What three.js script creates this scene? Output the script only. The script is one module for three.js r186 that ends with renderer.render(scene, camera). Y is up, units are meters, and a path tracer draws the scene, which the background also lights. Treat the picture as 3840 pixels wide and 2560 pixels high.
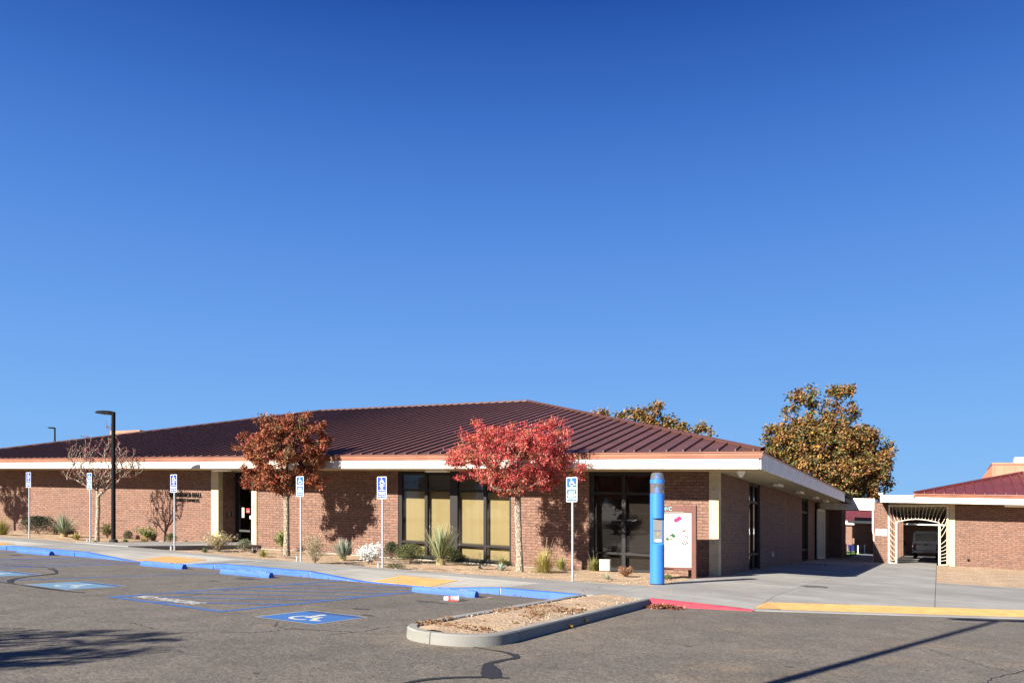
import * as THREE from 'three';
import { FontLoader } from 'three/addons/loaders/FontLoader.js';
import { toCreasedNormals } from 'three/addons/utils/BufferGeometryUtils.js';
import { TextGeometry } from 'three/addons/geometries/TextGeometry.js';

// ------------------------------------------------------------------ camera, sky, sun, exposure
const F = 2916, CX = 1920, HY = 1957, GR = 0.03847, EYE = 1.45;   // the site falls 3.85 % towards +x
const scene = new THREE.Scene();
const camera = new THREE.PerspectiveCamera(2 * Math.atan(HY / F) * 180 / Math.PI, 3840 / (2 * HY), 0.1, 1500);
camera.setViewOffset(3840, 2 * HY, 0, 0, 3840, 2560);              // rising lens: verticals stay vertical
camera.position.set(0, EYE, 0);
camera.lookAt(0, EYE, -10);
camera.updateProjectionMatrix();

const renderer = new THREE.WebGLRenderer({ antialias: true });
renderer.toneMapping = THREE.LinearToneMapping;
renderer.toneMappingExposure = 3.0;
renderer.shadowMap.enabled = true;

{ // clear desert sky, a gradient of height only
  const w = 64, h = 512, d = new Float32Array(w * h * 4);
  const stops = [[-90, .20, .24, .30], [-2, .26, .37, .52], [0, .235, .46, .76], [5, .19, .41, .76], [10, .148, .345, .73], [15, .112, .282, .68],
    [21, .074, .213, .60], [27, .040, .143, .485], [34, .0145, .070, .325], [45, .009, .048, .25], [90, .006, .034, .19]];
  for (let j = 0; j < h; j++) {
    const el = (j + .5) / h * 180 - 90;
    let k = 0; while (k < stops.length - 2 && el > stops[k + 1][0]) k++;
    const a = stops[k], b = stops[k + 1], t = (el - a[0]) / (b[0] - a[0]);
    for (let i = 0; i < w; i++) { const o = (j * w + i) * 4; for (let c = 0; c < 3; c++) d[o + c] = .40 * (a[c + 1] + (b[c + 1] - a[c + 1]) * t); d[o + 3] = 1; }
  }
  const t = new THREE.DataTexture(d, w, h, THREE.RGBAFormat, THREE.FloatType);
  t.mapping = THREE.EquirectangularReflectionMapping; t.magFilter = t.minFilter = THREE.LinearFilter; t.needsUpdate = true;
  scene.background = t; scene.environment = t;
}
const SUN = new THREE.Vector3(-.69, .557, .725).normalize();         // towards the sun: behind the camera, to the left
const sun = new THREE.DirectionalLight(new THREE.Color(1, .93, .83), 5);
sun.position.copy(SUN).multiplyScalar(80); sun.castShadow = true;
sun.target.position.set(0, 0, -20);
sun.position.add(sun.target.position);
Object.assign(sun.shadow.camera, { left: -60, right: 60, top: 60, bottom: -60, near: 1, far: 220 });
sun.shadow.mapSize.set(4096, 4096);
scene.add(sun, sun.target);

// ------------------------------------------------------------------ helpers
function rng(seed) { let a = seed >>> 0; return () => { a = a + 0x6D2B79F5 | 0; let t = Math.imul(a ^ a >>> 15, 1 | a); t = t + Math.imul(t ^ t >>> 7, 61 | t) ^ t; return ((t ^ t >>> 14) >>> 0) / 4294967296; }; }
const V3 = (x, y, z) => new THREE.Vector3(x, y, z);
const clamp = (x, a = 0, b = 1) => Math.min(b, Math.max(a, x));
const lerp = (a, b, t) => a + (b - a) * t;
// site frame: u runs left along the front of the main building, v runs back along its side, origin at its front corner
const UX = -.87692, UZ = -.48065, VX = .48065, VZ = -.87692, TH = Math.atan2(.48065, -.87692);
const r0 = [(2693 - CX) / F, -1]; const D0 = EYE * F / (2160 - GR * (2693 - CX) - HY);
const P0 = { x: r0[0] * D0, z: -D0 };
const SU = -GR * UX, SV = -GR * VX;
const W = (u, v, y = 0) => { const x = P0.x + u * UX + v * VX, z = P0.z + u * UZ + v * VZ; return V3(x, y - GR * x, z); };
const toUV = (x, z) => { const dx = x - P0.x, dz = z - P0.z; return [dx * UX + dz * UZ, dx * VX + dz * VZ]; };
// photograph pixel -> the place it touches: on the ground at height Y, on the plane v = const or u = const
const ray = (x, y) => [(x - CX) / F, -((y - GR * (x - CX)) - HY) / F, -1];
const PG = (x, y, Y = 0) => { const r = ray(x, y), t = (Y - EYE) / r[1]; return toUV(r[0] * t, -t); };
const PV = (x, y, v) => { const r = ray(x, y), t = ((P0.x * VX + P0.z * VZ) + v) / (r[0] * VX + r[2] * VZ); return [toUV(r[0] * t, -t)[0], EYE + r[1] * t]; };
const atDepth = (x, y, d) => { const r = ray(x, y); return V3(r[0] * d, EYE + r[1] * d - GR * r[0] * d, -d); };

const taken = {};
const numbered = n => { const k = taken[n] = (taken[n] ?? -1) + 1; return k ? `${n}_${String(k).padStart(3, '0')}` : n; };
function tag(o, label, category, group, kind) { if (label) o.userData.label = label; if (category) o.userData.category = category; if (group) o.userData.group = group; if (kind) o.userData.kind = kind; return o; }
function thing(name, label, category, u, v, y = 0, turn = TH, group, kind) {
  const o = new THREE.Group(); o.name = numbered(name); scene.add(o); o.position.copy(W(u, v, y)); o.rotation.y = turn;
  return tag(o, label, category, group, kind);
}
const structure = (name, label) => thing(name, label, undefined, 0, 0, 0, TH, undefined, 'structure');
function part(name, parent) { const g = new THREE.Group(); g.name = name; parent.add(g); return g; }

class MB {
  constructor() { this.p = []; this.n = []; this.t = []; this.c = []; this.col = [1, 1, 1]; this.sm = []; }
  color(r, g, b) { this.col = Array.isArray(r) ? r : [r, g, b]; return this; }
  tri(a, b, c, na, nb, nc, ta, tb, tc) {
    this.p.push(a.x, a.y, a.z, b.x, b.y, b.z, c.x, c.y, c.z);
    if (na) this.n.push(na.x, na.y, na.z, nb.x, nb.y, nb.z, nc.x, nc.y, nc.z); else this.n.push(NaN, 0, 0, NaN, 0, 0, NaN, 0, 0);
    if (ta) this.t.push(...ta, ...tb, ...tc); else this.t.push(NaN, 0, NaN, 0, NaN, 0);
    const k = this.col; this.c.push(k[0], k[1], k[2], k[0], k[1], k[2], k[0], k[1], k[2]);
    return this;
  }
  quad(a, b, c, d, uv) { if (uv) { this.tri(a, b, c, null, null, null, [0, 0], [1, 0], [1, 1]); this.tri(a, c, d, null, null, null, [0, 0], [1, 1], [0, 1]); } else { this.tri(a, b, c); this.tri(a, c, d); } return this; }
  box(x0, x1, y0, y1, z0, z1, skip = '') {
    const q = (i, j, k) => V3(i ? x1 : x0, j ? y1 : y0, k ? z1 : z0);
    if (!skip.includes('f')) this.quad(q(0, 0, 1), q(1, 0, 1), q(1, 1, 1), q(0, 1, 1));
    if (!skip.includes('b')) this.quad(q(1, 0, 0), q(0, 0, 0), q(0, 1, 0), q(1, 1, 0));
    if (!skip.includes('l')) this.quad(q(0, 0, 0), q(0, 0, 1), q(0, 1, 1), q(0, 1, 0));
    if (!skip.includes('r')) this.quad(q(1, 0, 1), q(1, 0, 0), q(1, 1, 0), q(1, 1, 1));
    if (!skip.includes('t')) this.quad(q(0, 1, 1), q(1, 1, 1), q(1, 1, 0), q(0, 1, 0));
    if (!skip.includes('d')) this.quad(q(0, 0, 0), q(1, 0, 0), q(1, 0, 1), q(0, 0, 1));
    return this;
  }
  // box with chamfered long edges, axis aligned
  cbox(x0, x1, y0, y1, z0, z1, b = .008) {
    const g = new THREE.ExtrudeGeometry(new THREE.Shape([[x0 + b, y0 + b], [x1 - b, y0 + b], [x1 - b, y1 - b], [x0 + b, y1 - b]].map(p => new THREE.Vector2(...p))),
      { depth: Math.max(z1 - z0 - 2 * b, .0005), bevelEnabled: true, bevelThickness: b, bevelSize: b, bevelSegments: 1, steps: 1 });
    g.translate(0, 0, z0 + b); return this.geo(g);
  }
  bar(a, b, w, h) { // rectangular bar between two points, w across, h up
    const d = b.clone().sub(a), s = V3(0, 1, 0).cross(d).normalize(); if (s.lengthSq() < .5) s.set(1, 0, 0);
    const up = d.clone().cross(s).normalize().multiplyScalar(h / 2); s.multiplyScalar(w / 2);
    const q = (o, i, j) => o.clone().addScaledVector(s, i).addScaledVector(up, j);
    const A = [q(a, -1, -1), q(a, 1, -1), q(a, 1, 1), q(a, -1, 1)], B = [q(b, -1, -1), q(b, 1, -1), q(b, 1, 1), q(b, -1, 1)];
    for (let i = 0; i < 4; i++) this.quad(A[i], B[i], B[(i + 1) % 4], A[(i + 1) % 4]);
    this.quad(A[0], A[1], A[2], A[3]); this.quad(B[3], B[2], B[1], B[0]); return this;
  }
  tube(pts, rad, seg = 6, cap = true) {
    const rings = [], nor = []; let pd = null;
    for (let i = 0; i < pts.length; i++) {
      const d = pts[Math.min(i + 1, pts.length - 1)].clone().sub(pts[Math.max(i - 1, 0)]).normalize();
      let s = pd ? pd.clone().sub(d.clone().multiplyScalar(pd.dot(d))) : (Math.abs(d.y) > .9 ? V3(1, 0, 0) : V3(0, 1, 0)).cross(d);
      s.normalize(); pd = s; const t = d.clone().cross(s), r = Array.isArray(rad) ? rad[i] : rad, R = [], N = [];
      for (let k = 0; k < seg; k++) { const a = k / seg * 6.28319, nn = s.clone().multiplyScalar(Math.cos(a)).addScaledVector(t, Math.sin(a)); N.push(nn); R.push(pts[i].clone().addScaledVector(nn, r)); }
      rings.push(R); nor.push(N);
    }
    for (let i = 0; i < rings.length - 1; i++) for (let k = 0; k < seg; k++) {
      const k2 = (k + 1) % seg, a = rings[i][k], b = rings[i][k2], c = rings[i + 1][k2], d = rings[i + 1][k];
      this.tri(a, b, c, nor[i][k], nor[i][k2], nor[i + 1][k2]); this.tri(a, c, d, nor[i][k], nor[i + 1][k2], nor[i + 1][k]);
    }
    if (cap) { const e = rings[rings.length - 1], s0 = rings[0]; for (let k = 1; k < seg - 1; k++) { this.tri(e[0], e[k], e[k + 1]); this.tri(s0[0], s0[k + 1], s0[k]); } }
    return this;
  }
  geo(g, m) {
    g = g.index ? g.toNonIndexed() : g; if (m) { g = g.clone(); g.applyMatrix4(m); }
    const P = g.attributes.position, N = g.attributes.normal;
    for (let i = 0; i < P.count; i++) { this.p.push(P.getX(i), P.getY(i), P.getZ(i)); N ? this.n.push(N.getX(i), N.getY(i), N.getZ(i)) : this.n.push(NaN, 0, 0); this.t.push(NaN, 0); this.c.push(...this.col); }
    return this;
  }
  geometry(site) {
    const p = this.p, n = this.n, t = this.t;
    if (site) for (let i = 0; i < p.length; i += 3) p[i + 1] += SU * p[i] + SV * p[i + 2];
    for (let i = 0; i < p.length; i += 9) {
      const ax = p[i + 3] - p[i], ay = p[i + 4] - p[i + 1], az = p[i + 5] - p[i + 2], bx = p[i + 6] - p[i], by = p[i + 7] - p[i + 1], bz = p[i + 8] - p[i + 2];
      let nx = ay * bz - az * by, ny = az * bx - ax * bz, nz = ax * by - ay * bx; const l = Math.hypot(nx, ny, nz) || 1; nx /= l; ny /= l; nz /= l;
      const A = Math.abs(nx), B = Math.abs(ny), C = Math.abs(nz);
      for (let k = 0; k < 3; k++) {
        if (n[i + 3 * k] !== n[i + 3 * k]) { n[i + 3 * k] = nx; n[i + 3 * k + 1] = ny; n[i + 3 * k + 2] = nz; }
        const o = (i / 3 + k) * 2;
        if (t[o] !== t[o]) { const x = p[i + 3 * k], y = p[i + 3 * k + 1], z = p[i + 3 * k + 2]; if (B >= A && B >= C) { t[o] = x; t[o + 1] = z; } else if (A >= C) { t[o] = z; t[o + 1] = y; } else { t[o] = x; t[o + 1] = y; } }
      }
    }
    const g = new THREE.BufferGeometry();
    g.setAttribute('position', new THREE.Float32BufferAttribute(p, 3)); g.setAttribute('normal', new THREE.Float32BufferAttribute(n, 3));
    g.setAttribute('uv', new THREE.Float32BufferAttribute(t, 2)); g.setAttribute('color', new THREE.Float32BufferAttribute(this.c, 3));
    return g;
  }
  build(name, m, parent, site) { return mesh(name, this.geometry(site), m, parent); }
}
function mesh(name, g, m, parent = scene) { const o = new THREE.Mesh(g, m); o.name = name; o.castShadow = o.receiveShadow = true; parent.add(o); return o; }

// ------------------------------------------------------------------ procedural textures (tiling)
const hash = (x, y, s) => { let h = Math.imul(x, 374761393) + Math.imul(y, 668265263) + Math.imul(s, 1274126177) | 0; h = Math.imul(h ^ h >>> 13, 1274126177); return ((h ^ h >>> 16) >>> 0) / 4294967296; };
function vn(x, y, per, s) { const xi = Math.floor(x), yi = Math.floor(y), fx = x - xi, fy = y - yi, m = a => ((a % per) + per) % per, u = fx * fx * (3 - 2 * fx), v = fy * fy * (3 - 2 * fy);
  return lerp(lerp(hash(m(xi), m(yi), s), hash(m(xi + 1), m(yi), s), u), lerp(hash(m(xi), m(yi + 1), s), hash(m(xi + 1), m(yi + 1), s), u), v); }
const fbm = (x, y, per, s, o = 4) => { let a = 0, w = .5, t = 0; for (let k = 0; k < o; k++) { a += w * vn(x, y, per, s + k * 17); t += w; x *= 2; y *= 2; per *= 2; w *= .55; } return a / t; };
const free = (x, y, s, o = 4) => fbm(x + 1000, y + 1000, 1 << 20, s, o);
function tex(size, metres, fn, colour) {
  const d = new Uint8Array(size * size * 4);
  for (let j = 0; j < size; j++) for (let i = 0; i < size; i++) { const v = fn(i / size, j / size, i, j), o = (j * size + i) * 4; for (let c = 0; c < 3; c++) d[o + c] = clamp(Array.isArray(v) ? v[c] : v) * 255; d[o + 3] = 255; }
  const t = new THREE.DataTexture(d, size, size); t.wrapS = t.wrapT = THREE.RepeatWrapping; t.magFilter = THREE.LinearFilter; t.minFilter = THREE.LinearMipmapLinearFilter; t.generateMipmaps = true;
  if (colour) t.colorSpace = THREE.SRGBColorSpace; t.repeat.set(1 / metres, 1 / metres); t.needsUpdate = true; return t;
}
const M = (c, o = {}) => new THREE.MeshStandardMaterial({ color: new THREE.Color().setRGB(...c), roughness: .8, vertexColors: true, ...o });
const PM = (c, o = {}) => new THREE.MeshPhysicalMaterial({ color: new THREE.Color().setRGB(...c), roughness: .8, vertexColors: true, ...o });
const DS = { side: THREE.DoubleSide };

const tBrick = tex(512, .8, (x, y, i, j) => { const n = fbm(x * 24, y * 24, 24, 3, 4), g = hash(i, j, 9); const v = .74 + (n - .5) * .5 + (g - .5) * .16; return [v, v * .985, v * .97]; }, true);
const bBrick = tex(512, .8, (x, y, i, j) => .5 + (fbm(x * 20, y * 20, 20, 5, 4) - .5) * 1.5);
const tAsph = tex(1024, 2.6, (x, y, i, j) => {
  const g = vn(x * 300, y * 300, 300, 1), h2 = vn(x * 130, y * 130, 130, 8), f = fbm(x * 6, y * 6, 6, 2, 4), s = hash(i, j, 4);
  let v = .70 + (f - .5) * .16 + (g - .5) * .30 + (h2 - .5) * .24 + (vn(x * 62, y * 62, 62, 19) - .5) * .12 + (vn(x * 24, y * 24, 24, 20) - .5) * .06 + (s - .5) * .12; if (vn(x * 260, y * 260, 260, 6) > .9) v += .22; if (vn(x * 220, y * 220, 220, 16) < .1) v -= .24;
  return [v, v * .975, v * .935]; }, true);
const bAsph = tex(1024, 2.6, (x, y) => vn(x * 300, y * 300, 300, 1) * .6 + vn(x * 130, y * 130, 130, 8) * .4);
const tConc = tex(1024, 5.2, (x, y, i, j) => { const f = fbm(x * 5, y * 5, 5, 21, 5), b = fbm(x * 3, y * 40, 120, 22, 3), s = hash(i, j, 24), p = vn(x * 200, y * 200, 200, 25); let v = .80 + (f - .5) * .22 + (b - .5) * .10 + (s - .5) * .05; if (p > .93) v -= .07; return [v, v * .995, v * .97]; }, true);
const tSand = tex(1024, 3.1, (x, y, i, j) => { const f = fbm(x * 6, y * 6, 6, 31, 5), g = vn(x * 220, y * 220, 220, 32), s = hash(i, j, 33); let v = .80 + (f - .5) * .26 + (g - .5) * .22 + (s - .5) * .1; if (vn(x * 150, y * 150, 150, 35) > .9) v -= .2; return [v, v * .98, v * .95]; }, true);
const bSand = tex(512, 1.5, (x, y) => fbm(x * 40, y * 40, 40, 36, 3));
const tPaint = tex(512, 1.7, (x, y, i, j) => { const f = fbm(x * 8, y * 8, 8, 41, 5), s = hash(i, j, 43); let v = .88 + (f - .5) * .2 + (s - .5) * .04; if (fbm(x * 30, y * 30, 30, 47, 3) > .72) v -= .1; return v; }, true);
const tWorn = tex(512, 1.3, (x, y, i, j) => { const f = fbm(x * 5, y * 5, 5, 51, 4), g = vn(x * 150, y * 150, 150, 52); return clamp(1.6 - (g * .75 + f * .62) + (hash(i, j, 53) - .5) * .3); });
const tRoof = tex(512, 3.3, (x, y, i, j) => { const f = fbm(x * 4, y * 9, 36, 61, 4); return .88 + (f - .5) * .2 + (hash(i, j, 62) - .5) * .03; }, true);
const tBark = tex(256, .45, (x, y) => { const f = fbm(x * 14, y * 7, 28, 71, 4); const v = .72 + (f - .5) * 1.1; return [v, v * .97, v * .92]; }, true);

const MT = {
  brick: M([.325, .186, .136], { map: tBrick, bumpMap: bBrick, bumpScale: .008, roughness: .92 }),
  mortar: M([.10, .06, .046], { map: tSand, roughness: .95 }),
  asphalt: M([.228, .206, .177], { map: tAsph, bumpMap: bAsph, bumpScale: .004, roughness: .95 }),
  concrete: M([.365, .36, .345], { map: tConc, roughness: .9 }),
  concreteNew: M([.50, .485, .445], { map: tConc, roughness: .9 }),
  sand: M([.54, .395, .258], { map: tSand, bumpMap: bSand, bumpScale: .015, roughness: .97 }),
  kerbBlue: M([.03, .13, .55], { map: tPaint, roughness: .6 }),
  kerbRed: M([.5, .05, .08], { map: tPaint, roughness: .65 }),
  paintBlue: M([.045, .145, .44], { map: tPaint, alphaMap: tWorn, transparent: true, roughness: .8 }),
  tar: M([.011, .011, .012], { roughness: .75 }),
  yellow: M([.54, .31, .105], { map: tPaint, roughness: .75 }),
  white: M([.86, .80, .69], { map: tPaint, roughness: .55 }),
  cream: M([.60, .50, .31], { map: tPaint, roughness: .7 }),
  soffit: M([.60, .50, .31], { map: tPaint, roughness: .8 }),
  roof: M([.105, .043, .033], { map: tRoof, roughness: .5, metalness: 0 }),
  roofRed: M([.15, .034, .034], { map: tRoof, roughness: .5, metalness: .1 }),
  gutter: M([.36, .155, .095], { map: tRoof, roughness: .5, metalness: .1 }),
  copper: M([.46, .19, .11], { map: tRoof, roughness: .6 }),
  bronze: PM([.017, .015, .015], { roughness: .6, specularIntensity: .5 }),
  blind: M([.52, .41, .20], { roughness: .8 }),
  blindDark: M([.022, .014, .01], { roughness: .85 }),
  room: M([.42, .40, .36], { roughness: .9 }),
  carpet: M([.12, .11, .10], { roughness: 1 }),
  glass: PM([.62, .62, .60], { transmission: 1, thickness: 0, roughness: .02, ior: 1.5 }),
  steel: M([.55, .57, .60], { roughness: .38, metalness: .75 }),
  black: PM([.006, .006, .006], { roughness: .85, specularIntensity: .35 }),
  blackSoft: M([.02, .021, .02], { roughness: .85 }),
  brown: M([.135, .036, .019], { roughness: .55, map: tPaint }),
  phone: M([.028, .155, .50], { roughness: .38 }),
  bark: M([.52, .495, .455], { map: tBark, bumpMap: tBark, bumpScale: .01, roughness: .95 }),
  leaf: PM([1, 1, 1], { roughness: .75, transmission: .16, thickness: 0, ...DS }),
  blade: M([1, 1, 1], { roughness: .7, ...DS }),
  twig: M([1, 1, 1], { roughness: .9 }),
};

// ------------------------------------------------------------------ ground, parking lot
const AS = -.15;                                              // asphalt level, pavements are at 0
{
  const g = new MB(); const S = 420;
  g.quad(V3(-S, 0, S), V3(S, 0, S), V3(S, 0, -S), V3(-S, 0, -S));
  for (let i = 0; i < g.p.length; i += 3) g.p[i + 1] = -GR * g.p[i] - 1.3;
  tag(g.build('ground', M([.26, .2, .14], { map: tSand })), 'bare tan earth spreading to the horizon', undefined, undefined, 'structure');
  const a = new THREE.PlaneGeometry(100, 56, 340, 190); a.rotateX(-Math.PI / 2); a.translate(-5, 0, -14);
  const P = a.attributes.position, col = new Float32Array(P.count * 3), uv = a.attributes.uv;
  for (let i = 0; i < P.count; i++) {
    const x = P.getX(i), z = P.getZ(i);
    P.setY(i, AS - GR * x);
    let k = .92 + (free(x * .35, z * .35, 3) - .5) * .34 + (free(x * 1.6, z * 1.6, 5) - .5) * .2;
    const [u, v] = toUV(x, z); let d = 0;                       // drifted sand off the planter
    const q = clamp(1 - Math.abs(v + 16.2) / .7) * clamp(1 - Math.abs(u + .6) / 1.4); d = Math.max(d, q * .5);
    const q2 = clamp(1 - Math.abs(u + 1.6) / .9) * clamp((v + 16.4) / 2) * clamp((-9.5 - v) / 2); d = Math.max(d, q2 * .45 * free(x * 3, z * 3, 8, 3));
    const q3 = clamp((free(x * .8, z * 2.2, 12, 4) - .55) * 5) * clamp((x + 1) / 2) * clamp((-z - 5) / 2) * clamp((14 + z) / 3); d = Math.max(d, q3 * .5);
    col[i * 3] = k * (1 + d * .7); col[i * 3 + 1] = k * (1 + d * .45); col[i * 3 + 2] = k * (1 + d * .15);
    uv.setXY(i, x, z);
  }
  a.setAttribute('color', new THREE.BufferAttribute(col, 3)); a.computeVertexNormals();
  tag(mesh('parking_lot', a, MT.asphalt), 'worn grey asphalt parking lot with cracks and tar seams', undefined, undefined, 'structure');
}
// ribbon on the ground through site points, width may vary
function ribbon(mb, pts, w, y, jit = 0, R = null) {
  const L = [], Rr = [];
  for (let i = 0; i < pts.length; i++) {
    const a = pts[Math.max(0, i - 1)], b = pts[Math.min(pts.length - 1, i + 1)]; let dx = b[0] - a[0], dz = b[1] - a[1]; const l = Math.hypot(dx, dz) || 1; dx /= l; dz /= l;
    const ww = (Array.isArray(w) ? w[i] : w) / 2, j1 = R ? (R() - .5) * jit : 0, j2 = R ? (R() - .5) * jit : 0;
    L.push(V3(pts[i][0] - dz * (ww + j1), y, pts[i][1] + dx * (ww + j1))); Rr.push(V3(pts[i][0] + dz * (ww + j2), y, pts[i][1] - dx * (ww + j2)));
  }
  for (let i = 0; i < pts.length - 1; i++) mb.quad(L[i], L[i + 1], Rr[i + 1], Rr[i]);
}
function wiggle(pts, R, n = 5, amp = .03) {
  const o = []; for (let i = 0; i < pts.length - 1; i++) for (let k = 0; k < n; k++) { const t = k / n; o.push([lerp(pts[i][0], pts[i + 1][0], t) + (R() - .5) * amp, lerp(pts[i][1], pts[i + 1][1], t) + (R() - .5) * amp]); }
  o.push(pts[pts.length - 1]); return o;
}
function smooth(pts, n = 8) { const c = new THREE.CatmullRomCurve3(pts.map(p => V3(p[0], 0, p[1])), false, 'centripetal'); return c.getPoints((pts.length - 1) * n).map(p => [p.x, p.z]); }
const zg = (ox, oy, s, a) => a.map(([x, y]) => PG(ox + x / s, oy + y / s, AS));
const lot = structure('lot_markings', 'blue and white painted markings, tar seams and cracks on the asphalt');
{
  const R = rng(11);
  // tar crack seal
  const t1 = new MB();
  const A = smooth(zg(1200, 1960, 1.809, [[1040, 842], [1150, 862], [1260, 880], [1318, 900]]));
  ribbon(t1, A, A.map((_, i) => .012 + i / A.length * .09), AS + .005, .012, R);
  const B = smooth(zg(1200, 1960, 1.809, [[1325, 893], [1328, 916], [1230, 935], [1125, 962]]), 6); ribbon(t1, B, .085, AS + .006, .02, R);
  const C = smooth(zg(1200, 1960, 1.809, [[1140, 960], [1158, 1000], [1165, 1040], [1200, 1056]]), 6); ribbon(t1, C, C.map((_, i) => .12 + .09 * Math.sin(i / C.length * 3)), AS + .007, .025, R);
  const D = smooth(zg(1200, 1960, 1.809, [[1290, 1056], [1150, 1050], [900, 1052], [700, 1068], [600, 1086], [500, 1112]]), 8); ribbon(t1, D, D.map((_, i) => .03 + .05 * Math.sin(i / D.length * 3.1)), AS + .0075, .012, R);
  t1.build('tar_seam', MT.tar, lot, true);
  const t2 = new MB();
  const E = smooth(zg(0, 2030, 4.9, [[-200, 435], [0, 437], [400, 450], [800, 475], [1010, 495]]), 8); ribbon(t2, E, .05, AS + .005, .015, R);
  const G = smooth(zg(0, 2030, 4.9, [[880, 505], [960, 515], [1020, 560], [1010, 592], [850, 612], [500, 650], [260, 690], [170, 735], [260, 785], [500, 820], [900, 875], [1250, 920], [1545, 945]]), 10);
  ribbon(t2, G, G.map((_, i) => .085 + .035 * Math.sin(i * .21)), AS + .0065, .014, R);
  const G2 = smooth(zg(0, 2030, 4.9, [[200, 770], [90, 762], [0, 752], [-150, 735]]), 6); ribbon(t2, G2, .07, AS + .0072, .012, R);
  t2.build('tar_seam', MT.tar, lot, true);
  // hairline cracks
  for (const [ox, oy, s, a] of [[0, 1960, 1.809, [[480, 830], [700, 800], [850, 780], [960, 775], [1060, 765], [1280, 745], [1400, 737]]], [0, 1960, 1.809, [[1480, 740], [1700, 745], [1850, 735], [1970, 720], [2352, 738], [2600, 760]]],
    [0, 1960, 1.809, [[1885, 675], [1860, 700], [1940, 720]]], [2400, 2060, 1.633, [[1735, 600], [1870, 645], [2020, 685], [2100, 710], [2240, 740]]], [2400, 2060, 1.633, [[2090, 830], [2115, 817], [2150, 795], [2255, 765], [2400, 735]]],
    [0, 1960, 1.809, [[1000, 525], [1100, 515], [1300, 490], [1500, 465], [1620, 452]]], [0, 1960, 1.809, [[880, 675], [990, 705], [1040, 722]]], [1200, 1960, 1.809, [[620, 690], [500, 700], [300, 735], [60, 760]]]]) {
    const m = new MB(); const p = wiggle(zg(ox, oy, s, a), R, 7, .045); ribbon(m, p, p.map(() => .006 + R() * .012), AS + .0045, .004, R); m.build('crack', MT.tar, lot, true);
  }
  // oil spots
  for (const [x, y, w] of [[1600, 2255, .28], [1660, 2262, .2], [1350, 2283, .22], [1380, 2307, .16], [930, 2170, .5], [800, 2178, .22], [60, 2082, .35], [2580, 2422, .09], [2960, 2500, .08], [1880, 2330, .07], [670, 2443, .07], [960, 2525, .06], [1720, 2248, .3]]) {
    const m = new MB(), [u, v] = PG(x, y, AS), n = 16, P = []; for (let k = 0; k < n; k++) { const a = k / n * 6.283, r = w * (.45 + .6 * R()); P.push(V3(u + Math.cos(a) * r, AS + .004, v + Math.sin(a) * r * .6)); }
    for (let k = 0; k < n; k++) m.tri(V3(u, AS + .004, v), P[(k + 1) % n], P[k]); m.build('oil_stain', MT.stain ??= M([.05, .047, .045], { roughness: .8, alphaMap: tWorn, transparent: true }), lot, true);
  }
  // stall lines
  const line = (a, b, w = .1, y = AS + .004, mat = MT.paintBlue) => { const m = new MB(), pts = []; for (let i = 0; i <= 8; i++) pts.push([lerp(a[0], b[0], i / 8), lerp(a[1], b[1], i / 8)]); ribbon(m, pts, w, y, .012, R); m.build('painted_line', mat, lot, true); };
  const aisle = (u0, u1, v0, k, strong) => {
    line([u0, v0], [u0, -9.8], .115); line([u1, v0], [u1, -9.8], .115);
    line([u0 - .05, v0], [u1 + .05, v0 + .05], strong ? .13 : .09, AS + .0044);
    for (let i = 0; i < k; i++) { const s0 = v0 - .35 + i * 1.02; let a = [u1, s0 - .45], b = [u0, s0 + 1.85]; const dv = (b[1] - a[1]) / (b[0] - a[0]);
      if (a[1] < v0) { a = [a[0] + (v0 - a[1]) / dv, v0]; } if (b[1] > -9.9) { b = [b[0] + (-9.9 - b[1]) / dv, -9.9]; } if (a[0] > b[0] + .2) line(a, b, .095, AS + .0048); }
  };
  aisle(3.95, 6.78, -15.9, 6, true); aisle(13.95, 17, -15.5, 6, false);
  line([10.75, -15.6], [9.98, -9.8], .09); line([20.4, -15.5], [20.4, -9.8], .09);
}
// ------------------------------------------------------------------ kerb, sidewalk, plaza
const dips = [[5.2, 1.0, 2.75], [14.15, 1.0, 3.0], [24.1, 1.1, 2.6]];
const dip = u => { let d = 0; for (const [c, f, e] of dips) d = Math.max(d, 1 - clamp((Math.abs(u - c) - f) / (e - f))); return d; };
// drive edge right of the planter island: asphalt meets concrete along this line
const E0 = [-2.8, -8.42], E1 = [-7.62, -5.3], EL = Math.hypot(E1[0] - E0[0], E1[1] - E0[1]), ED = [(E1[0] - E0[0]) / EL, (E1[1] - E0[1]) / EL], EN = [-ED[1], ED[0]].map(x => -x);
if (EN[1] < 0) { EN[0] *= -1; EN[1] *= -1; }
const eDist = (u, v) => (u - E0[0]) * EN[0] + (v - E0[1]) * EN[1];
const hPave = (u, v) => {
  if (u > .2) return -.14 * dip(u) * clamp((-7.75 - v) / 1.8);
  const r = clamp((-.9 - u) / 1.95), d = Math.max(0, u < -2.8 ? eDist(u, v) : Math.min(eDist(u, v), v + 9.1 + (u + .9) * -.4)); return -.14 * r * (1 - clamp(d / 1.75));
};
const area2 = p => { let s = 0; for (let i = 0; i < p.length; i++) { const a = p[i], b = p[(i + 1) % p.length]; s += a[0] * b[1] - b[0] * a[1]; } return s / 2; };
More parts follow.
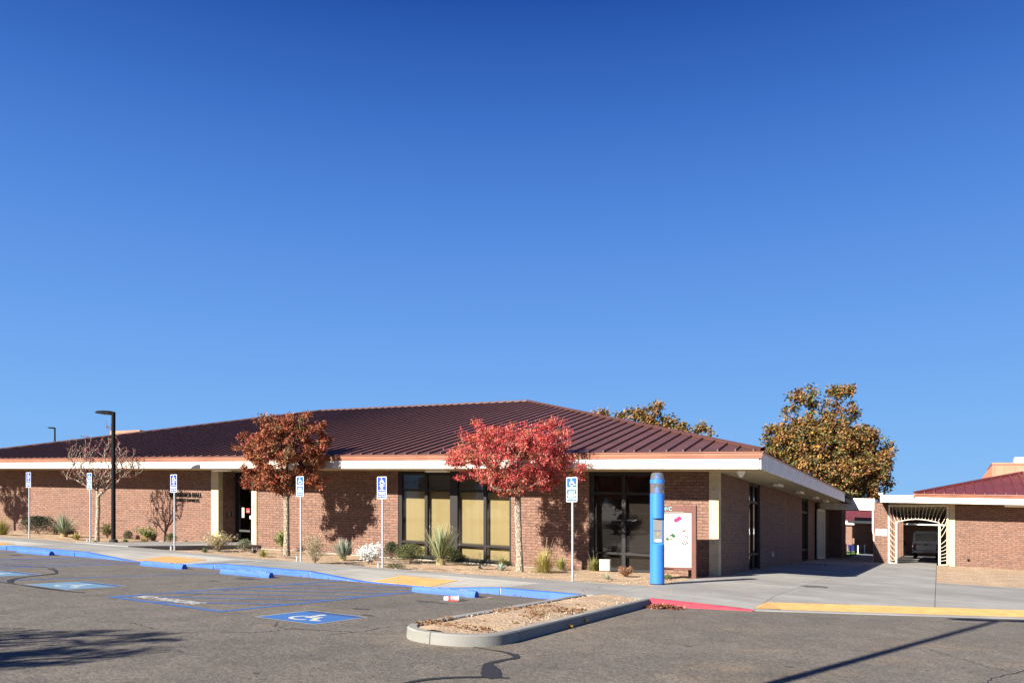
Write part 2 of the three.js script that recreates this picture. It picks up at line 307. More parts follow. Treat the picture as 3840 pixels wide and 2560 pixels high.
function clip(poly, region) { // both lists of [u,v]; region convex, counterclockwise
  let out = poly;
  for (let i = 0; i < region.length && out.length; i++) {
    const a = region[i], b = region[(i + 1) % region.length], inside = p => (b[0] - a[0]) * (p[1] - a[1]) - (b[1] - a[1]) * (p[0] - a[0]); const res = [];
    for (let k = 0; k < out.length; k++) { const p = out[k], q = out[(k + 1) % out.length], ip = inside(p), iq = inside(q); if (ip >= 0) res.push(p); if (ip * iq < 0) { const t = ip / (ip - iq); res.push([lerp(p[0], q[0], t), lerp(p[1], q[1], t)]); } }
    out = res;
  }
  return out;
}
function slabs(parent, region, us, vs, h, pick, name = 'slab', gap = .011) {
  if (area2(region) < 0) region = region.slice().reverse();
  for (let i = 0; i < us.length - 1; i++) for (let j = 0; j < vs.length - 1; j++) {
    const u0 = us[i] + gap / 2, u1 = us[i + 1] - gap / 2, v0 = vs[j] + gap / 2, v1 = vs[j + 1] - gap / 2;
    const cell = clip([[u0, v0], [u1, v0], [u1, v1], [u0, v1]], region); if (cell.length < 3 || Math.abs(area2(cell)) < .03) continue;
    const m = new MB(), nu = Math.ceil((u1 - u0) / .6), nv = Math.ceil((v1 - v0) / .6); const P = p => V3(p[0], h(p[0], p[1]), p[1]);
    for (let a = 0; a < nu; a++) for (let b = 0; b < nv; b++) {
      const q = clip([[lerp(u0, u1, a / nu), lerp(v0, v1, b / nv)], [lerp(u0, u1, (a + 1) / nu), lerp(v0, v1, b / nv)], [lerp(u0, u1, (a + 1) / nu), lerp(v0, v1, (b + 1) / nv)], [lerp(u0, u1, a / nu), lerp(v0, v1, (b + 1) / nv)]], region);
      for (let k = 1; k < q.length - 1; k++) m.tri(P(q[0]), P(q[k + 1]), P(q[k]));
    }
    for (let k = 0; k < cell.length; k++) { const a = P(cell[k]), b = P(cell[(k + 1) % cell.length]), c = b.clone(), d = a.clone(); c.y -= .14; d.y -= .14; m.quad(a, b, c, d); }
    const tone = .93 + .12 * hash(i, j, name.length + us.length); for (let k = 0; k < m.c.length; k++) m.c[k] *= tone;
    m.build(name, pick ? pick((u0 + u1) / 2, (v0 + v1) / 2) : MT.concrete, parent, true);
  }
}
const edgePts = [[-2, -5.9], [.33, -6.18], [2, -6.4], [5, -6.66], [8, -6.95], [11, -7.1], [13, -7.0], [17, -6.5], [20, -6.2], [28, -6.05], [48, -6]];
const edge = u => { let k = 0; while (k < edgePts.length - 2 && u > edgePts[k + 1][0]) k++; const a = edgePts[k], b = edgePts[k + 1]; return lerp(a[1], b[1], (u - a[0]) / (b[0] - a[0])); };
{
  const sw = structure('sidewalk', 'concrete sidewalk with kerb ramps between kerb and planting bed');
  const us = [.2, 2.35, 4.15, 6.25, 7.95, 9.7, 11.4, 13.1, 15.2, 17.7, 19.6, 21.5, 23, 25.3, 27, 29, 31, 33, 36, 39, 42];
  for (let i = 0; i < us.length - 1; i++) {
    const reg = [[us[i], -9.56], [us[i + 1], -9.56], [us[i + 1], edge(us[i + 1])], [us[i], edge(us[i])]];
    slabs(sw, reg, [us[i], us[i + 1]], [-9.56, -7.72, -5.5], hPave, (u, v) => v < -7.7 && dip(u) > .25 ? MT.concreteNew : MT.concrete);
  }
  const bed = new MB(); bed.box(.2, 42, -.3, -.155, -9.5, -5.8); bed.color(.5, .42, .33).build('joint_bed', MT.mortar, sw, true);
  const kb = structure('kerb', 'blue painted concrete kerb along the parking stalls');
  const kj = [.45, 2.35, 7.9, 11.4, 17.7, 21.5, 26, 31, 36, 42];
  for (let i = 0; i < kj.length - 1; i++) {
    const m = new MB(), n = Math.ceil((kj[i + 1] - kj[i]) / .25), g = .02;
    const prof = u => { const t = -.14 * dip(u) + .003, f = AS - .03; return [V3(u, f, -9.73), V3(u, t - .022, -9.715), V3(u, t - .004, -9.70), V3(u, t, -9.68), V3(u, t, -9.56), V3(u, f, -9.555)]; };
    let a = prof(kj[i] + g); for (let k = 1; k <= n; k++) { const b = prof(lerp(kj[i] + g, kj[i + 1] - g, k / n)); for (let q = 0; q < 5; q++) m.quad(a[q], a[q + 1], b[q + 1], b[q]); a = b; }
    for (const [e, s] of [[prof(kj[i] + g), 0], [prof(kj[i + 1] - g), 1]]) for (let q = 1; q < 5; q++) s ? m.tri(e[0], e[q], e[q + 1]) : m.tri(e[0], e[q + 1], e[q]);
    m.build('kerb_segment', MT.kerbBlue, kb, true);
    const f = new MB(); f.box(kj[i] - g, kj[i] + g, AS - .02, -.14 * dip(kj[i]) - .008, -9.70, -9.57); f.build('joint', MT.concreteNew, kb, true);
  }
  // plaza: concrete between the buildings, ramping down to the drive
  const pz = structure('plaza', 'wide concrete plaza between the two brick buildings');
  const pu = [-30, -27, -24, -21, -18, -15, -12, -9, -6, -2.8, .2], pvv = [-9.6, -6.3, -3.1, .28, 4.4, 8, 12, 16, 20, 24, 28, 32, 36, 40, 46, 52, 58];
  slabs(pz, [[-.9, -9.15], [.2, -9.55], [.2, -6.3], [-2.8, -6.3], [-2.8, -8.33]], pu, pvv, hPave);
  const eAt = u => E0[1] + (u - E0[0]) / (E1[0] - E0[0]) * (E1[1] - E0[1]);
  slabs(pz, [[-2.8, -6.3], [.2, -6.3], [.2, 4.4], [-2.8, 4.4]], pu, pvv, hPave);
  slabs(pz, [[-2.8, eAt(-2.8)], [-2.8, 4.4], [-22.6, 4.4]], pu, pvv, hPave);
  slabs(pz, [[-6, 4.4], [.05, 4.4], [.05, 58], [-6, 58]], pu, pvv, (u, v) => v < 37 ? 0 : -.012 * (v - 37));
  const b2 = new MB(); b2.box(-30, .2, -.5, -.32, -4, 58); b2.color(.5, .42, .33).build('joint_bed', MT.mortar, pz, true);
}
// ------------------------------------------------------------------ tactile paving, markings with print, island, beds
function tactile(parent, o, ax, bx, name = 'tactile_tile') { // o: corner, ax/bx: edge vectors (site frame V3)
  const m = new MB(), n = ax.clone().cross(bx).normalize(); if (n.y < 0) n.negate();
  const P = (s, t, h = 0) => o.clone().addScaledVector(ax, s).addScaledVector(bx, t).addScaledVector(n, h);
  m.quad(P(0, 0, .008), P(1, 0, .008), P(1, 1, .008), P(0, 1, .008));
  for (const [a, b] of [[[0, 0], [1, 0]], [[1, 0], [1, 1]], [[1, 1], [0, 1]], [[0, 1], [0, 0]]]) m.quad(P(...a, -.01), P(...b, -.01), P(...b, .008), P(...a, .008));
  const la = ax.length(), lb = bx.length(), na = Math.floor(la / .064), nb = Math.floor(lb / .064), ea = ax.clone().normalize(), eb = bx.clone().normalize();
  for (let i = 0; i < na; i++) for (let j = 0; j < nb; j++) {
    const c = P((i + .5) / na, (j + .5) / nb, .008), lo = [], hi = [];
    for (let k = 0; k < 6; k++) { const a = k * 1.0472, d = ea.clone().multiplyScalar(Math.cos(a)).addScaledVector(eb, Math.sin(a)); lo.push(c.clone().addScaledVector(d, .023)); hi.push(c.clone().addScaledVector(d, .012).addScaledVector(n, .009)); }
    for (let k = 0; k < 6; k++) m.quad(lo[k], lo[(k + 1) % 6], hi[(k + 1) % 6], hi[k]); for (let k = 1; k < 5; k++) m.tri(hi[0], hi[k], hi[k + 1]);
  }
  return m.build(name, MT.yellow, parent, true);
}
{
  const strip = structure('tactile_strip', 'long yellow tactile strip with raised domes along the drive edge');
  const s0 = .17, wd = .78, L = .84;
  const q0 = (t, d) => { const u = E0[0] + ED[0] * t + EN[0] * d, v = E0[1] + ED[1] * t + EN[1] * d; return V3(u, hPave(Math.min(u, -2.86), v), v); }, T0 = .60;
  { const m = new MB(), a = q0(.07, s0), b = q0(T0 + .04, s0), c = q0(T0 + .04, s0 + wd), lift = p => { p.y += .011; return p; }; m.tri(lift(a), lift(c), lift(b)); for (let i = 1; i < 9; i++) for (let j = 0; j < i; j++) { const s = q0(.07 + i * .06, s0 + .03 + j * .085); m.geo(new THREE.CylinderGeometry(.012, .023, .009, 6), new THREE.Matrix4().makeTranslation(s.x, s.y + .015, s.z)); } m.build('tactile_tile', MT.yellow, strip, true); }
  for (let k = 0; k < 11; k++) {
    const q = (t, d) => { const u = E0[0] + ED[0] * t + EN[0] * d, v = E0[1] + ED[1] * t + EN[1] * d; return V3(u, hPave(Math.min(u, -2.86), v), v); };
    const a = q(T0 + k * L + .06, s0), b = q(T0 + k * L + L + .045, s0), c = q(T0 + k * L + .06, s0 + wd);
    tactile(strip, a, b.sub(a), c.sub(a));
  }
  for (const [c, w, lab] of [[5.2, 1.75, 'beside the wheel stop by the litter cup'], [14.2, 1.8, 'left of the drain grate'], [24.4, 1.9, 'beyond the far wheel stop']]) {
    const pad = structure('tactile_pad', `yellow tactile kerb ramp pad ${lab}`);
    for (let k = 0; k < 2; k++) { const u0 = c - w / 2 + k * w / 2, a = V3(u0 + .006, hPave(u0, -9.5), -9.5), b = V3(u0 + w / 2 - .006, hPave(u0, -9.5), -9.5), d = V3(u0 + .006, hPave(u0, -8.35), -8.35); tactile(pad, a, b.sub(a), d.sub(a)); }
  }
  // red kerb
  const rk = structure('kerb_red', 'red painted kerb sloping down beside the planter island'); rk.name = 'red_kerb';
  const m = new MB(), n = 14; const prof = t => { const u = lerp(-.9, -2.8, t), v = lerp(-9.15, -8.4, t), h = hPave(u, v + .02); return [V3(u, AS - .03, v - .16), V3(u, h - .012, v - .15), V3(u, h + .004, v - .13), V3(u, h + .004, v + .01)]; };
  let a = prof(0); for (let k = 1; k <= n; k++) { const b = prof(k / n); for (let q = 0; q < 3; q++) m.quad(a[q], b[q], b[q + 1], a[q + 1]); a = b; } m.build('kerb_segment', MT.kerbRed, rk, true);
  const ge = structure('gutter_strip', 'narrow concrete strip between the yellow tiles and the asphalt');
  const gm = new MB(); const g = t => { const u = E0[0] + ED[0] * t, v = E0[1] + ED[1] * t; return [V3(u - EN[0] * .12, AS + .004, v - EN[1] * .12), V3(u + EN[0] * .01, AS + .014, v + EN[1] * .01)]; }; let ga = g(0);
  for (let k = 1; k < 24; k++) { const b = g(k * .5); gm.quad(ga[0], ga[1], b[1], b[0]); ga = b; } gm.build('strip', MT.concreteNew, ge, true);
  // trench grate and manhole
  const gr = thing('drain_grate', 'steel trench grate set across the sidewalk', 'grate', 0, 0);
  const sheet = (u0, u1, v0, v1, lift, nm, mat) => { const g = new MB(), Q = (u, v) => V3(u, hPave(u, v) + lift, v), n = 8; for (let k = 0; k < n; k++) { const a = lerp(v0, v1, k / n), b = lerp(v0, v1, (k + 1) / n); g.quad(Q(u0, a), Q(u0, b), Q(u1, b), Q(u1, a)); } g.build(nm, mat, gr, true); };
  sheet(11.62, 12.5, -9.5, -8.0, .004, 'frame', M([.09, .09, .09]));
  for (let k = 0; k < 9; k++) sheet(11.65 + k * .095, 11.70 + k * .095, -9.47, -8.03, .012, 'bar', M([.3, .3, .29]));
  const [mu, mv] = PG(3048, 2200); const mh = thing('manhole_cover', 'dark round manhole cover in the plaza concrete', 'manhole cover', mu, mv);
  const cg = new THREE.CylinderGeometry(.36, .36, .016, 28); new MB().geo(cg, new THREE.Matrix4().makeTranslation(0, .002, 0)).build('lid', M([.07, .065, .06]), mh);
  const mr = new MB(); mr.geo(new THREE.TorusGeometry(.37, .012, 6, 28), new THREE.Matrix4().makeRotationX(Math.PI / 2)); mr.build('rim', M([.12, .11, .1]), mh);
  mh.rotation.z = 0; mh.rotateX(0);
}
// wheelchair emblem outline on a canvas, drawn in a 100 x 100 box
function emblem(g, x, y, s, col) {
  g.save(); g.translate(x, y); g.scale(s / 100, s / 100); g.strokeStyle = g.fillStyle = col; g.lineJoin = g.lineCap = 'round';
  g.beginPath(); g.arc(40, 10, 9, 0, 7); g.fill();
  g.lineWidth = 11; g.beginPath(); g.moveTo(40, 24); g.lineTo(42, 54); g.lineTo(68, 54); g.lineTo(82, 84); g.lineTo(94, 79); g.stroke();
  g.lineWidth = 8; g.beginPath(); g.moveTo(42, 38); g.lineTo(64, 38); g.stroke();
  g.lineWidth = 9; g.beginPath(); g.arc(45, 66, 27, -2.2, .85, true); g.stroke(); g.restore();
}
function canvasTex(w, h, draw) { const c = document.createElement('canvas'); c.width = w; c.height = h; const g = c.getContext('2d'); draw(g, w, h); const t = new THREE.CanvasTexture(c); t.colorSpace = THREE.SRGBColorSpace; t.anisotropy = 8; return t; }
function plate(mb, a, b, c, d) { mb.tri(a, b, c, null, null, null, [0, 0], [1, 0], [1, 1]); mb.tri(a, c, d, null, null, null, [0, 0], [1, 1], [0, 1]); }
{
  const isa = (fade, seed) => canvasTex(512, 512, g => {
    const R = rng(seed); g.fillStyle = fade ? '#527690' : '#2b5a92'; g.fillRect(0, 0, 512, 512);
    g.fillStyle = 'rgba(38,58,92,.85)'; g.fillRect(0, 0, 512, 84); g.fillStyle = 'rgba(30,66,140,.5)'; g.fillRect(330, 8, 182, 60);
    g.strokeStyle = fade ? '#8b9498' : '#999689'; g.lineWidth = 14; g.strokeRect(4, 4, 504, 504);
    // the emblem lies on its side seen from the lane: body towards the kerb
    g.save(); g.translate(256, 300); g.scale(1, 1); g.lineWidth = 34; g.lineCap = 'butt'; g.strokeStyle = fade ? '#9aa09e' : '#aeaa9d';
    emblem(g, -150, -190, 320, fade ? '#9aa09e' : '#b2aea1'); g.restore();
    for (let k = 0; k < 2600; k++) { g.fillStyle = `rgba(${70 + R() * 40},${68 + R() * 36},${62 + R() * 30},${R() * (fade ? .55 : .3)})`; g.fillRect(R() * 512, R() * 512, 1 + R() * 4, 1 + R() * 3); }
  });
  for (const [u0, u1, v0, v1, f] of [[1.88, 3.1, -16, -14.78, 0], [8.35, 9.72, -15.7, -14.45, 1], [11.7, 13.1, -15.4, -14.2, 1]]) {
    const m = new MB(); plate(m, V3(u1, AS + .004, v0), V3(u0, AS + .004, v0), V3(u0, AS + .004, v1), V3(u1, AS + .004, v1));
    m.build('parking_emblem', new THREE.MeshStandardMaterial({ map: isa(f, u0 * 10 | 0), roughness: .8 }), lot, true);
  }
  const np = canvasTex(1024, 256, g => { g.clearRect(0, 0, 1024, 256); g.fillStyle = '#bdbbb2'; g.textAlign = 'center'; g.font = 'bold 230px sans-serif'; g.fillText('NO PARKING', 512, 210, 1010);
    const R = rng(5); g.globalCompositeOperation = 'destination-out'; for (let k = 0; k < 2600; k++) { g.fillStyle = `rgba(0,0,0,${R() * .9})`; g.fillRect(R() * 1024, R() * 256, 2 + R() * 9, 2 + R() * 8); } });
  const m = new MB(); plate(m, V3(6.6, AS + .0055, -15.68), V3(4.95, AS + .0055, -15.68), V3(4.95, AS + .0055, -15.2), V3(6.6, AS + .0055, -15.2));
  m.build('painted_words', new THREE.MeshStandardMaterial({ map: np, transparent: true, alphaTest: .4, roughness: .8 }), lot, true);
}
{ // planter island
  const il = thing('planter_island', 'long planter island with rounded grey kerb and dry sand', 'planter', 0, 0);
  const path = []; const uL = .5, uR = -1.12, vT = -9.55, rr = .72, vN = -16.3;
  for (let t = 0; t <= 1.0001; t += .05) path.push([lerp(.52, .36, t), lerp(vT, vN + rr, t)]);
  const c1 = [.36 - rr, vN + rr]; for (let k = 1; k <= 16; k++) { const a = k / 16 * Math.PI / 2; path.push([c1[0] + rr * Math.cos(a), c1[1] - rr * Math.sin(a)]); }
  const c2 = [uR + rr, vN + rr]; for (let k = 1; k <= 16; k++) { const a = Math.PI / 2 + k / 16 * Math.PI / 2; path.push([c2[0] + rr * Math.cos(a), c2[1] - rr * Math.sin(a)]); }
  for (let t = .05; t <= 1.0001; t += .05) path.push([lerp(uR, -.92, t), lerp(vN + rr, -9.2, t)]);
  const inn = path.map((p, i) => { const a = path[Math.max(0, i - 1)], b = path[Math.min(path.length - 1, i + 1)]; const dx = b[0] - a[0], dz = b[1] - a[1], l = Math.hypot(dx, dz); return [p[0] + dz / l * .15, p[1] - dx / l * .15]; });
  const cuts = [0, 10, 20, 36, 53, 60, 66, path.length - 1];
  for (let c = 0; c < cuts.length - 1; c++) {
    const m = new MB(); const pr = (i, e) => { const p = path[i].slice(), q = inn[i].slice(); if (e) { const o = path[i + e]; const l = Math.hypot(o[0] - p[0], o[1] - p[1]); for (const x of [p, q]) { x[0] += (o[0] - p[0] * 0 - path[i][0]) / l * .006; x[1] += (o[1] - path[i][1]) / l * .006; } }
      const s = (t, y) => V3(lerp(p[0], q[0], t), y, lerp(p[1], q[1], t)); return [s(-.06, AS - .03), s(.02, -.02), s(.14, .0), s(.88, .0), s(.98, -.014), s(1, -.12)]; };
    let a = pr(cuts[c], 1); for (let i = cuts[c] + 1; i <= cuts[c + 1]; i++) { const b = pr(i, i === cuts[c + 1] ? -1 : 0); for (let q = 0; q < 5; q++) m.quad(a[q], a[q + 1], b[q + 1], b[q]); a = b; }
    for (const e of [pr(cuts[c], 1), pr(cuts[c + 1], -1)]) for (let q = 1; q < 5; q++) m.tri(e[0], e[q], e[q + 1]);
    m.color(...[[.95, .95, .95], [1, 1, .97], [.9, .9, .88]][c % 3]); m.c = m.c.map((_, i) => m.col[i % 3]); const ks = m.build('kerb_segment', MT.concrete, il, true); ks.geometry = toCreasedNormals(ks.geometry, .45);
  }
  const soil = new MB(); const nv = 60, row = j => { const v = lerp(-9.35, vN + .12, j / nv), d = clamp((vN + rr - v) / rr), w = rr - rr * Math.sqrt(Math.max(0, 1 - d * d)); return [lerp(-1.02, -.84, clamp((v + 16) / 6.5)) + w + .05, lerp(.28, .44, clamp((v + 16) / 6.5)) - w - .03, v]; };
  const sp = (r, t) => { const u = lerp(r[0], r[1], t); return V3(u, -.035 + .05 * Math.sin(t * 3.14) + (free(u * 4, r[2] * 4, 77, 3) - .5) * .03, r[2]); };
  for (let j = 0; j < nv; j++) for (let i = 0; i < 10; i++) soil.quad(sp(row(j), i / 10), sp(row(j), (i + 1) / 10), sp(row(j + 1), (i + 1) / 10), sp(row(j + 1), i / 10));
  soil.build('soil', MT.sand, il, true);
  const R = rng(21), dry = new MB();
  for (let k = 0; k < 3000; k++) { let v = -11.6 - R() * 4.2, u = lerp(-.85, .3, R()); if (free(u * 2.4, v * 1.6, 91, 3) < .53) continue; const y = .012, l = .015 + R() * .045, a = R() * 6.283, b = R() * 6.283; dry.color(...(R() < .8 ? [.15, .075, .035] : [.16, .12, .05]));
    dry.tri(V3(u, y - .02, v), V3(u + Math.cos(a) * .03, y, v + Math.sin(a) * .03), V3(u + Math.cos(b) * l, y + R() * .03, v + Math.sin(b) * l)); }
  const dw = dry.build('dry_weeds', MT.blade, il, true); dw.userData.kind = 'stuff';
}
// soil beds with an uneven surface
function bed(name, label, u0, u1, lo, hi, nu, nv, h) {
  const b = structure(name, label), m = new MB(); const P = (i, j) => { const u = lerp(u0, u1, i / nu), v = lerp(lo(u), hi(u), j / nv); return V3(u, h(u, v, j / nv), v); };
  for (let i = 0; i < nu; i++) for (let j = 0; j < nv; j++) m.quad(P(i, j), P(i, j + 1), P(i + 1, j + 1), P(i + 1, j)); m.build('soil', MT.sand, b, true); return b;
}
const soilW = u => u < 3 ? .25 : u < 8 ? lerp(.25, 1, (u - 3) / 5) : u < 25 ? 1 : lerp(1, .35, clamp((u - 25) / 6));
const soilH = (u, v) => -.015 - .115 * soilW(u) * clamp((v - edge(u)) / 1.3) + (free(u * 1.3, v * 1.3, 15, 4) - .5) * .07;
bed('planting_bed', 'sandy desert planting bed along the front of the brick building', .02, 45, u => edge(u) - .01, () => .02, 170, 30, (u, v, t) => soilH(u, v) * Math.min(1, t * 6) - .012);
bed('soil_bed', 'bare sand bed in front of the right hand brick building', -32, -6.01, u => Math.max(4.41, u < -22 ? 4.41 + 0 : 4.41), () => 22.3, 60, 50, (u, v, t) => (free(u * .5, v * .4, 19, 3) - .4) * .12 * Math.min(1, t * 5));
bed('side_bed', 'narrow strip of sand beside the map sign', -.14, .02, u => -5.35 + (.02 - u) * 3, () => .05, 3, 24, (u, v, t) => -.004);
// ------------------------------------------------------------------ brickwork
const BL = .397, BP = .4064, BH = .0921, BC = .1016;            // brick length/pitch, height/course
const brickVar = []; {                                            // split-face block, face at local z = 0, front towards +z
  const R = rng(3);
  for (let k = 0; k < 8; k++) {
    const m = new MB(), t = .88 + R() * .24, w = (R() - .5) * .06; m.color(t * (1 + w), t, t * (1 - w));
    const b = .006, L = BL / 2, H = BH / 2, d = .03, j = () => (R() - .5) * .005;
    const o = [V3(-L, -H, -b), V3(L, -H, -b), V3(L, H, -b), V3(-L, H, -b)], f = [V3(-L + b, -H + b, j()), V3(L - b, -H + b, j()), V3(L - b, H - b, j()), V3(-L + b, H - b, j())], mid = V3(j() * 20, j(), .004 + j()), k2 = o.map(p => V3(p.x, p.y, -d));
    for (let i = 0; i < 4; i++) { const n = (i + 1) % 4; m.tri(f[i], f[n], mid); m.quad(o[i], o[n], f[n], f[i]); m.quad(k2[i], k2[n], o[n], o[i]); }
    const g = m.geometry(); const uv = g.attributes.uv; for (let i = 0; i < uv.count; i++) uv.setXY(i, uv.getX(i) + k * .171, uv.getY(i) + k * .093); brickVar.push(g);
  }
}
const bricks = [];                                               // collected, then the 300 that show largest per building become single parts
// a wall strip of bricks. dir 'u': face looks to -v at v=c; dir 'v': face looks to -u at u=c;  'w': face looks to +u
function brickStrip(owner, dir, c, a0, a1, y0, y1, half = 0) {
  const n = Math.round((y1 - y0) / BC);
  for (let r = 0; r < n; r++) {
    let a = a0 - ((r + half) % 2 ? BP / 2 : 0);
    while (a < a1 - .03) {
      const s = Math.max(a, a0), e = Math.min(a + BL, a1); a += BP; if (e - s < .05) continue;
      bricks.push({ owner, dir, c, a: (s + e) / 2, len: e - s, y: y0 + (r + .5) * BC, k: hash(r, Math.round(s * 100), 7) * 8 | 0 });
    }
  }
}
const camUV = toUV(0, 0);
function layBricks(owner, single, stuffParent, mat = MT.brick, cap = 300) {
  const list = bricks.filter(b => b.owner === owner);
  for (const b of list) { const u = b.dir === 'u' ? b.a : b.c, v = b.dir === 'u' ? b.c : b.a, du = camUV[0] - u, dv = camUV[1] - v, d2 = du * du + dv * dv; const cos = (b.dir === 'u' ? -dv : b.dir === 'v' ? -du : du) / Math.sqrt(d2); const x = W(u, v); b.w = cos > 0 && Math.abs(x.x / x.z) < .66 ? b.len * cos / d2 : -1; }
  list.sort((p, q) => q.w - p.w);
  const T = new THREE.Matrix4(), o = new THREE.Object3D(); const merged = new MB();
  list.forEach((b, i) => {
    const u = b.dir === 'u' ? b.a : b.c, v = b.dir === 'u' ? b.c : b.a;
    o.position.set(u, b.y + SU * u + SV * v, v); o.rotation.set(0, 0, 0); o.rotation.order = 'YXZ';
    if (b.dir === 'u') { o.rotation.y = Math.PI; o.rotation.z = -Math.atan(SU); } else if (b.dir === 'v') { o.rotation.y = -Math.PI / 2; o.rotation.z = Math.atan(SV); } else { o.rotation.y = Math.PI / 2; o.rotation.z = -Math.atan(SV); }
    o.scale.set(b.len / BL, 1, 1);
    if (i < cap && b.w > 0) { const m = mesh('brick', brickVar[b.k], mat, single); m.position.copy(o.position); m.rotation.copy(o.rotation); m.scale.copy(o.scale); }
    else { o.updateMatrix(); const g = brickVar[b.k], P = g.attributes.position, N = g.attributes.normal, U = g.attributes.uv, C = g.attributes.color, v3 = V3();
      for (let q = 0; q < P.count; q++) { v3.fromBufferAttribute(P, q).applyMatrix4(o.matrix); merged.p.push(v3.x, v3.y, v3.z); v3.fromBufferAttribute(N, q).transformDirection(o.matrix); merged.n.push(v3.x, v3.y, v3.z); merged.t.push(U.getX(q) + b.a * 3.7, U.getY(q) + b.y); merged.c.push(C.getX(q), C.getY(q), C.getZ(q)); } }
  });
  if (merged.p.length) merged.build('brickwork', mat, stuffParent).userData.kind = 'stuff';
}
// ------------------------------------------------------------------ main building
const OV = 1.6, SOF = 3.27, WT = 3.25, LB = 43.4, DB = 28.2, PITCH = .284, EAVE = 3.70, RE = OV + .1;
const mainB = thing('brick_building', 'long low brick building with brown standing seam hip roof', 'building', 0, 0);
{
  const wall = part('wall', mainB), back = { box: (...a) => new MB().box(...a).build('mortar', MT.mortar, wall, true) };
  // mortar backing behind the bricks
  const seg = [[.27, 1.84], [4.37, 7.42], [12.46, 20.12], [22.99, LB]];
  for (const [a, b] of seg) back.box(a, b, -.35, WT + .3, .012, .2);
  for (const [a, b] of [[.26, 4.6], [6.64, 17.27], [19.4, 21.9], [23.3, DB]]) { const m = back; m.box(.012, .2, -.35, WT + .3, a, b); }
  back.box(.2, .4, -.35, WT + .3, 21.9, 23.3);
  back.box(22.535, 22.7, -.35, WT + .3, .2, .95);                  // entry return
  back.box(20.0, 20.12, -.35, WT + .3, .2, .95);
  for (const [a, b] of seg) brickStrip('main', 'u', 0, a + .008, b - .004, -BC, WT);
  brickStrip('main', 'v', 0, .268, 4.6, 0, WT); brickStrip('main', 'v', 0, 6.64, 12.42, 0, WT, 1); brickStrip('main', 'v', 0, 12.46, 17.27, 0, WT); brickStrip('main', 'v', 0, 19.4, 21.9, 0, WT); brickStrip('main', 'v', 0, 23.3, DB, 0, WT);
  brickStrip('main', 'v', 22.523, .21, .93, 0, WT);
  layBricks('main', wall, wall);
  const rest = new MB(); rest.box(.2, LB, -.3, WT + .3, DB - .2, DB); rest.box(LB - .2, LB, -.3, WT + .3, .2, DB - .2); rest.build('rear_wall', MT.brick, mainB, true);
  const floor = new MB(); floor.box(.2, LB - .2, -.32, -.06, .2, DB - .2); floor.build('floor', MT.carpet, mainB, true);
  const foot = new MB(); for (const [a, b] of [[.3, 20.12], [22.99, LB]]) foot.box(a, b, -.4, -BC - .005, -.055, .011); foot.build('footing', MT.concreteNew, mainB, true);
  for (const [a, b, z0, z1] of [[-.03, .268, -.04, .26], [22.52, 22.99, -.05, .2], [20.12, 20.42, -.05, .2]]) { const c = new MB(); c.box(a, b, -.05, SOF, z0, z1); c.build('column', MT.cream, mainB, true); }
  // eave: soffit, fascia boards, gutter
  const so = new MB(); so.box(-OV + .03, LB + OV - .03, SOF, SOF + .04, -OV + .03, 1.6); so.box(-OV + .03, 1.2, SOF, SOF + .04, 1.6, DB + OV - .03); so.box(1.2, LB + OV - .03, SOF, SOF + .04, 1.6, DB + OV - .03); so.build('soffit', MT.soffit, mainB, true);
  const bl = 1.83; for (let k = 0, a = -OV + .04; a < LB + OV; k++, a += bl) { const m = new MB(); m.box(a + .002, Math.min(a + bl, LB + OV) - .002, SOF - .03, EAVE - .15, -OV - .02, -OV + .02); m.build('fascia_board', MT.white, mainB, true); }
  for (let a = -OV - .02; a < 21.2; a += 2.44) { const m = new MB(); m.box(-OV - .02, -OV + .02, SOF - .03, EAVE - .0, Math.max(a, -OV + .021) + .002, Math.min(a + 2.44, 21.3) - .002); m.build('fascia_board', MT.white, mainB, true); }
  const gu = new MB(); const gp = [[-OV - .025, EAVE - .16], [-OV - .055, EAVE - .15], [-OV - .065, EAVE - .095], [-OV - .075, EAVE - .085], [-OV - .085, EAVE + .0], [-OV - .12, EAVE + .012], [-OV - .12, EAVE + .03], [-OV + .05, EAVE + .045]];
  for (let i = 0; i < gp.length - 1; i++) { const [z0, y0] = gp[i], [z1, y1] = gp[i + 1]; gu.quad(V3(LB + OV, y0, z0), V3(z0, y0, z0), V3(z1, y1, z1), V3(LB + OV, y1, z1)); }
  gu.build('gutter', MT.gutter, mainB, true);
  const dr = new MB(); dr.box(-OV - .06, -OV + .05, EAVE + .005, EAVE + .04, -OV, 21.3); dr.build('drip_edge', M([.5, .3, .24], { roughness: .4 }), mainB, true);
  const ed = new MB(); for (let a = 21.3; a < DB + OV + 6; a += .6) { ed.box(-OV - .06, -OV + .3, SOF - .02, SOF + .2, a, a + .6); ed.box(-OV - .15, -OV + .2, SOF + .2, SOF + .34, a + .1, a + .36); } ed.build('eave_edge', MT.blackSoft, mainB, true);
  const sf2 = new MB(); sf2.box(-OV, 6, SOF - .004, SOF + .03, DB + OV - .02, DB + OV + 6); sf2.build('rear_soffit', MT.soffit, mainB, true);
  // roof: standing seam pans and seams, one by one
  const roof = part('roof', mainB), A = RE + DB / 2 + (RE - OV) * 0 + .0, depth = (DB + 2 * RE) / 2; const e0 = -RE, e1 = LB + RE;
  const top = u => Math.max(0, Math.min(depth, u - e0, e1 - u)); const Pt = (u, d) => V3(u, EAVE + .045 + PITCH * d, -RE + d);
  const kinks = [e0 + depth, e1 - depth]; const s0 = -.92;
  const ribs = []; for (let u = s0 - .512; u < e1; u += .512) ribs.push(u);
  const cuts = [e0, ...ribs.filter(u => u > e0), e1];
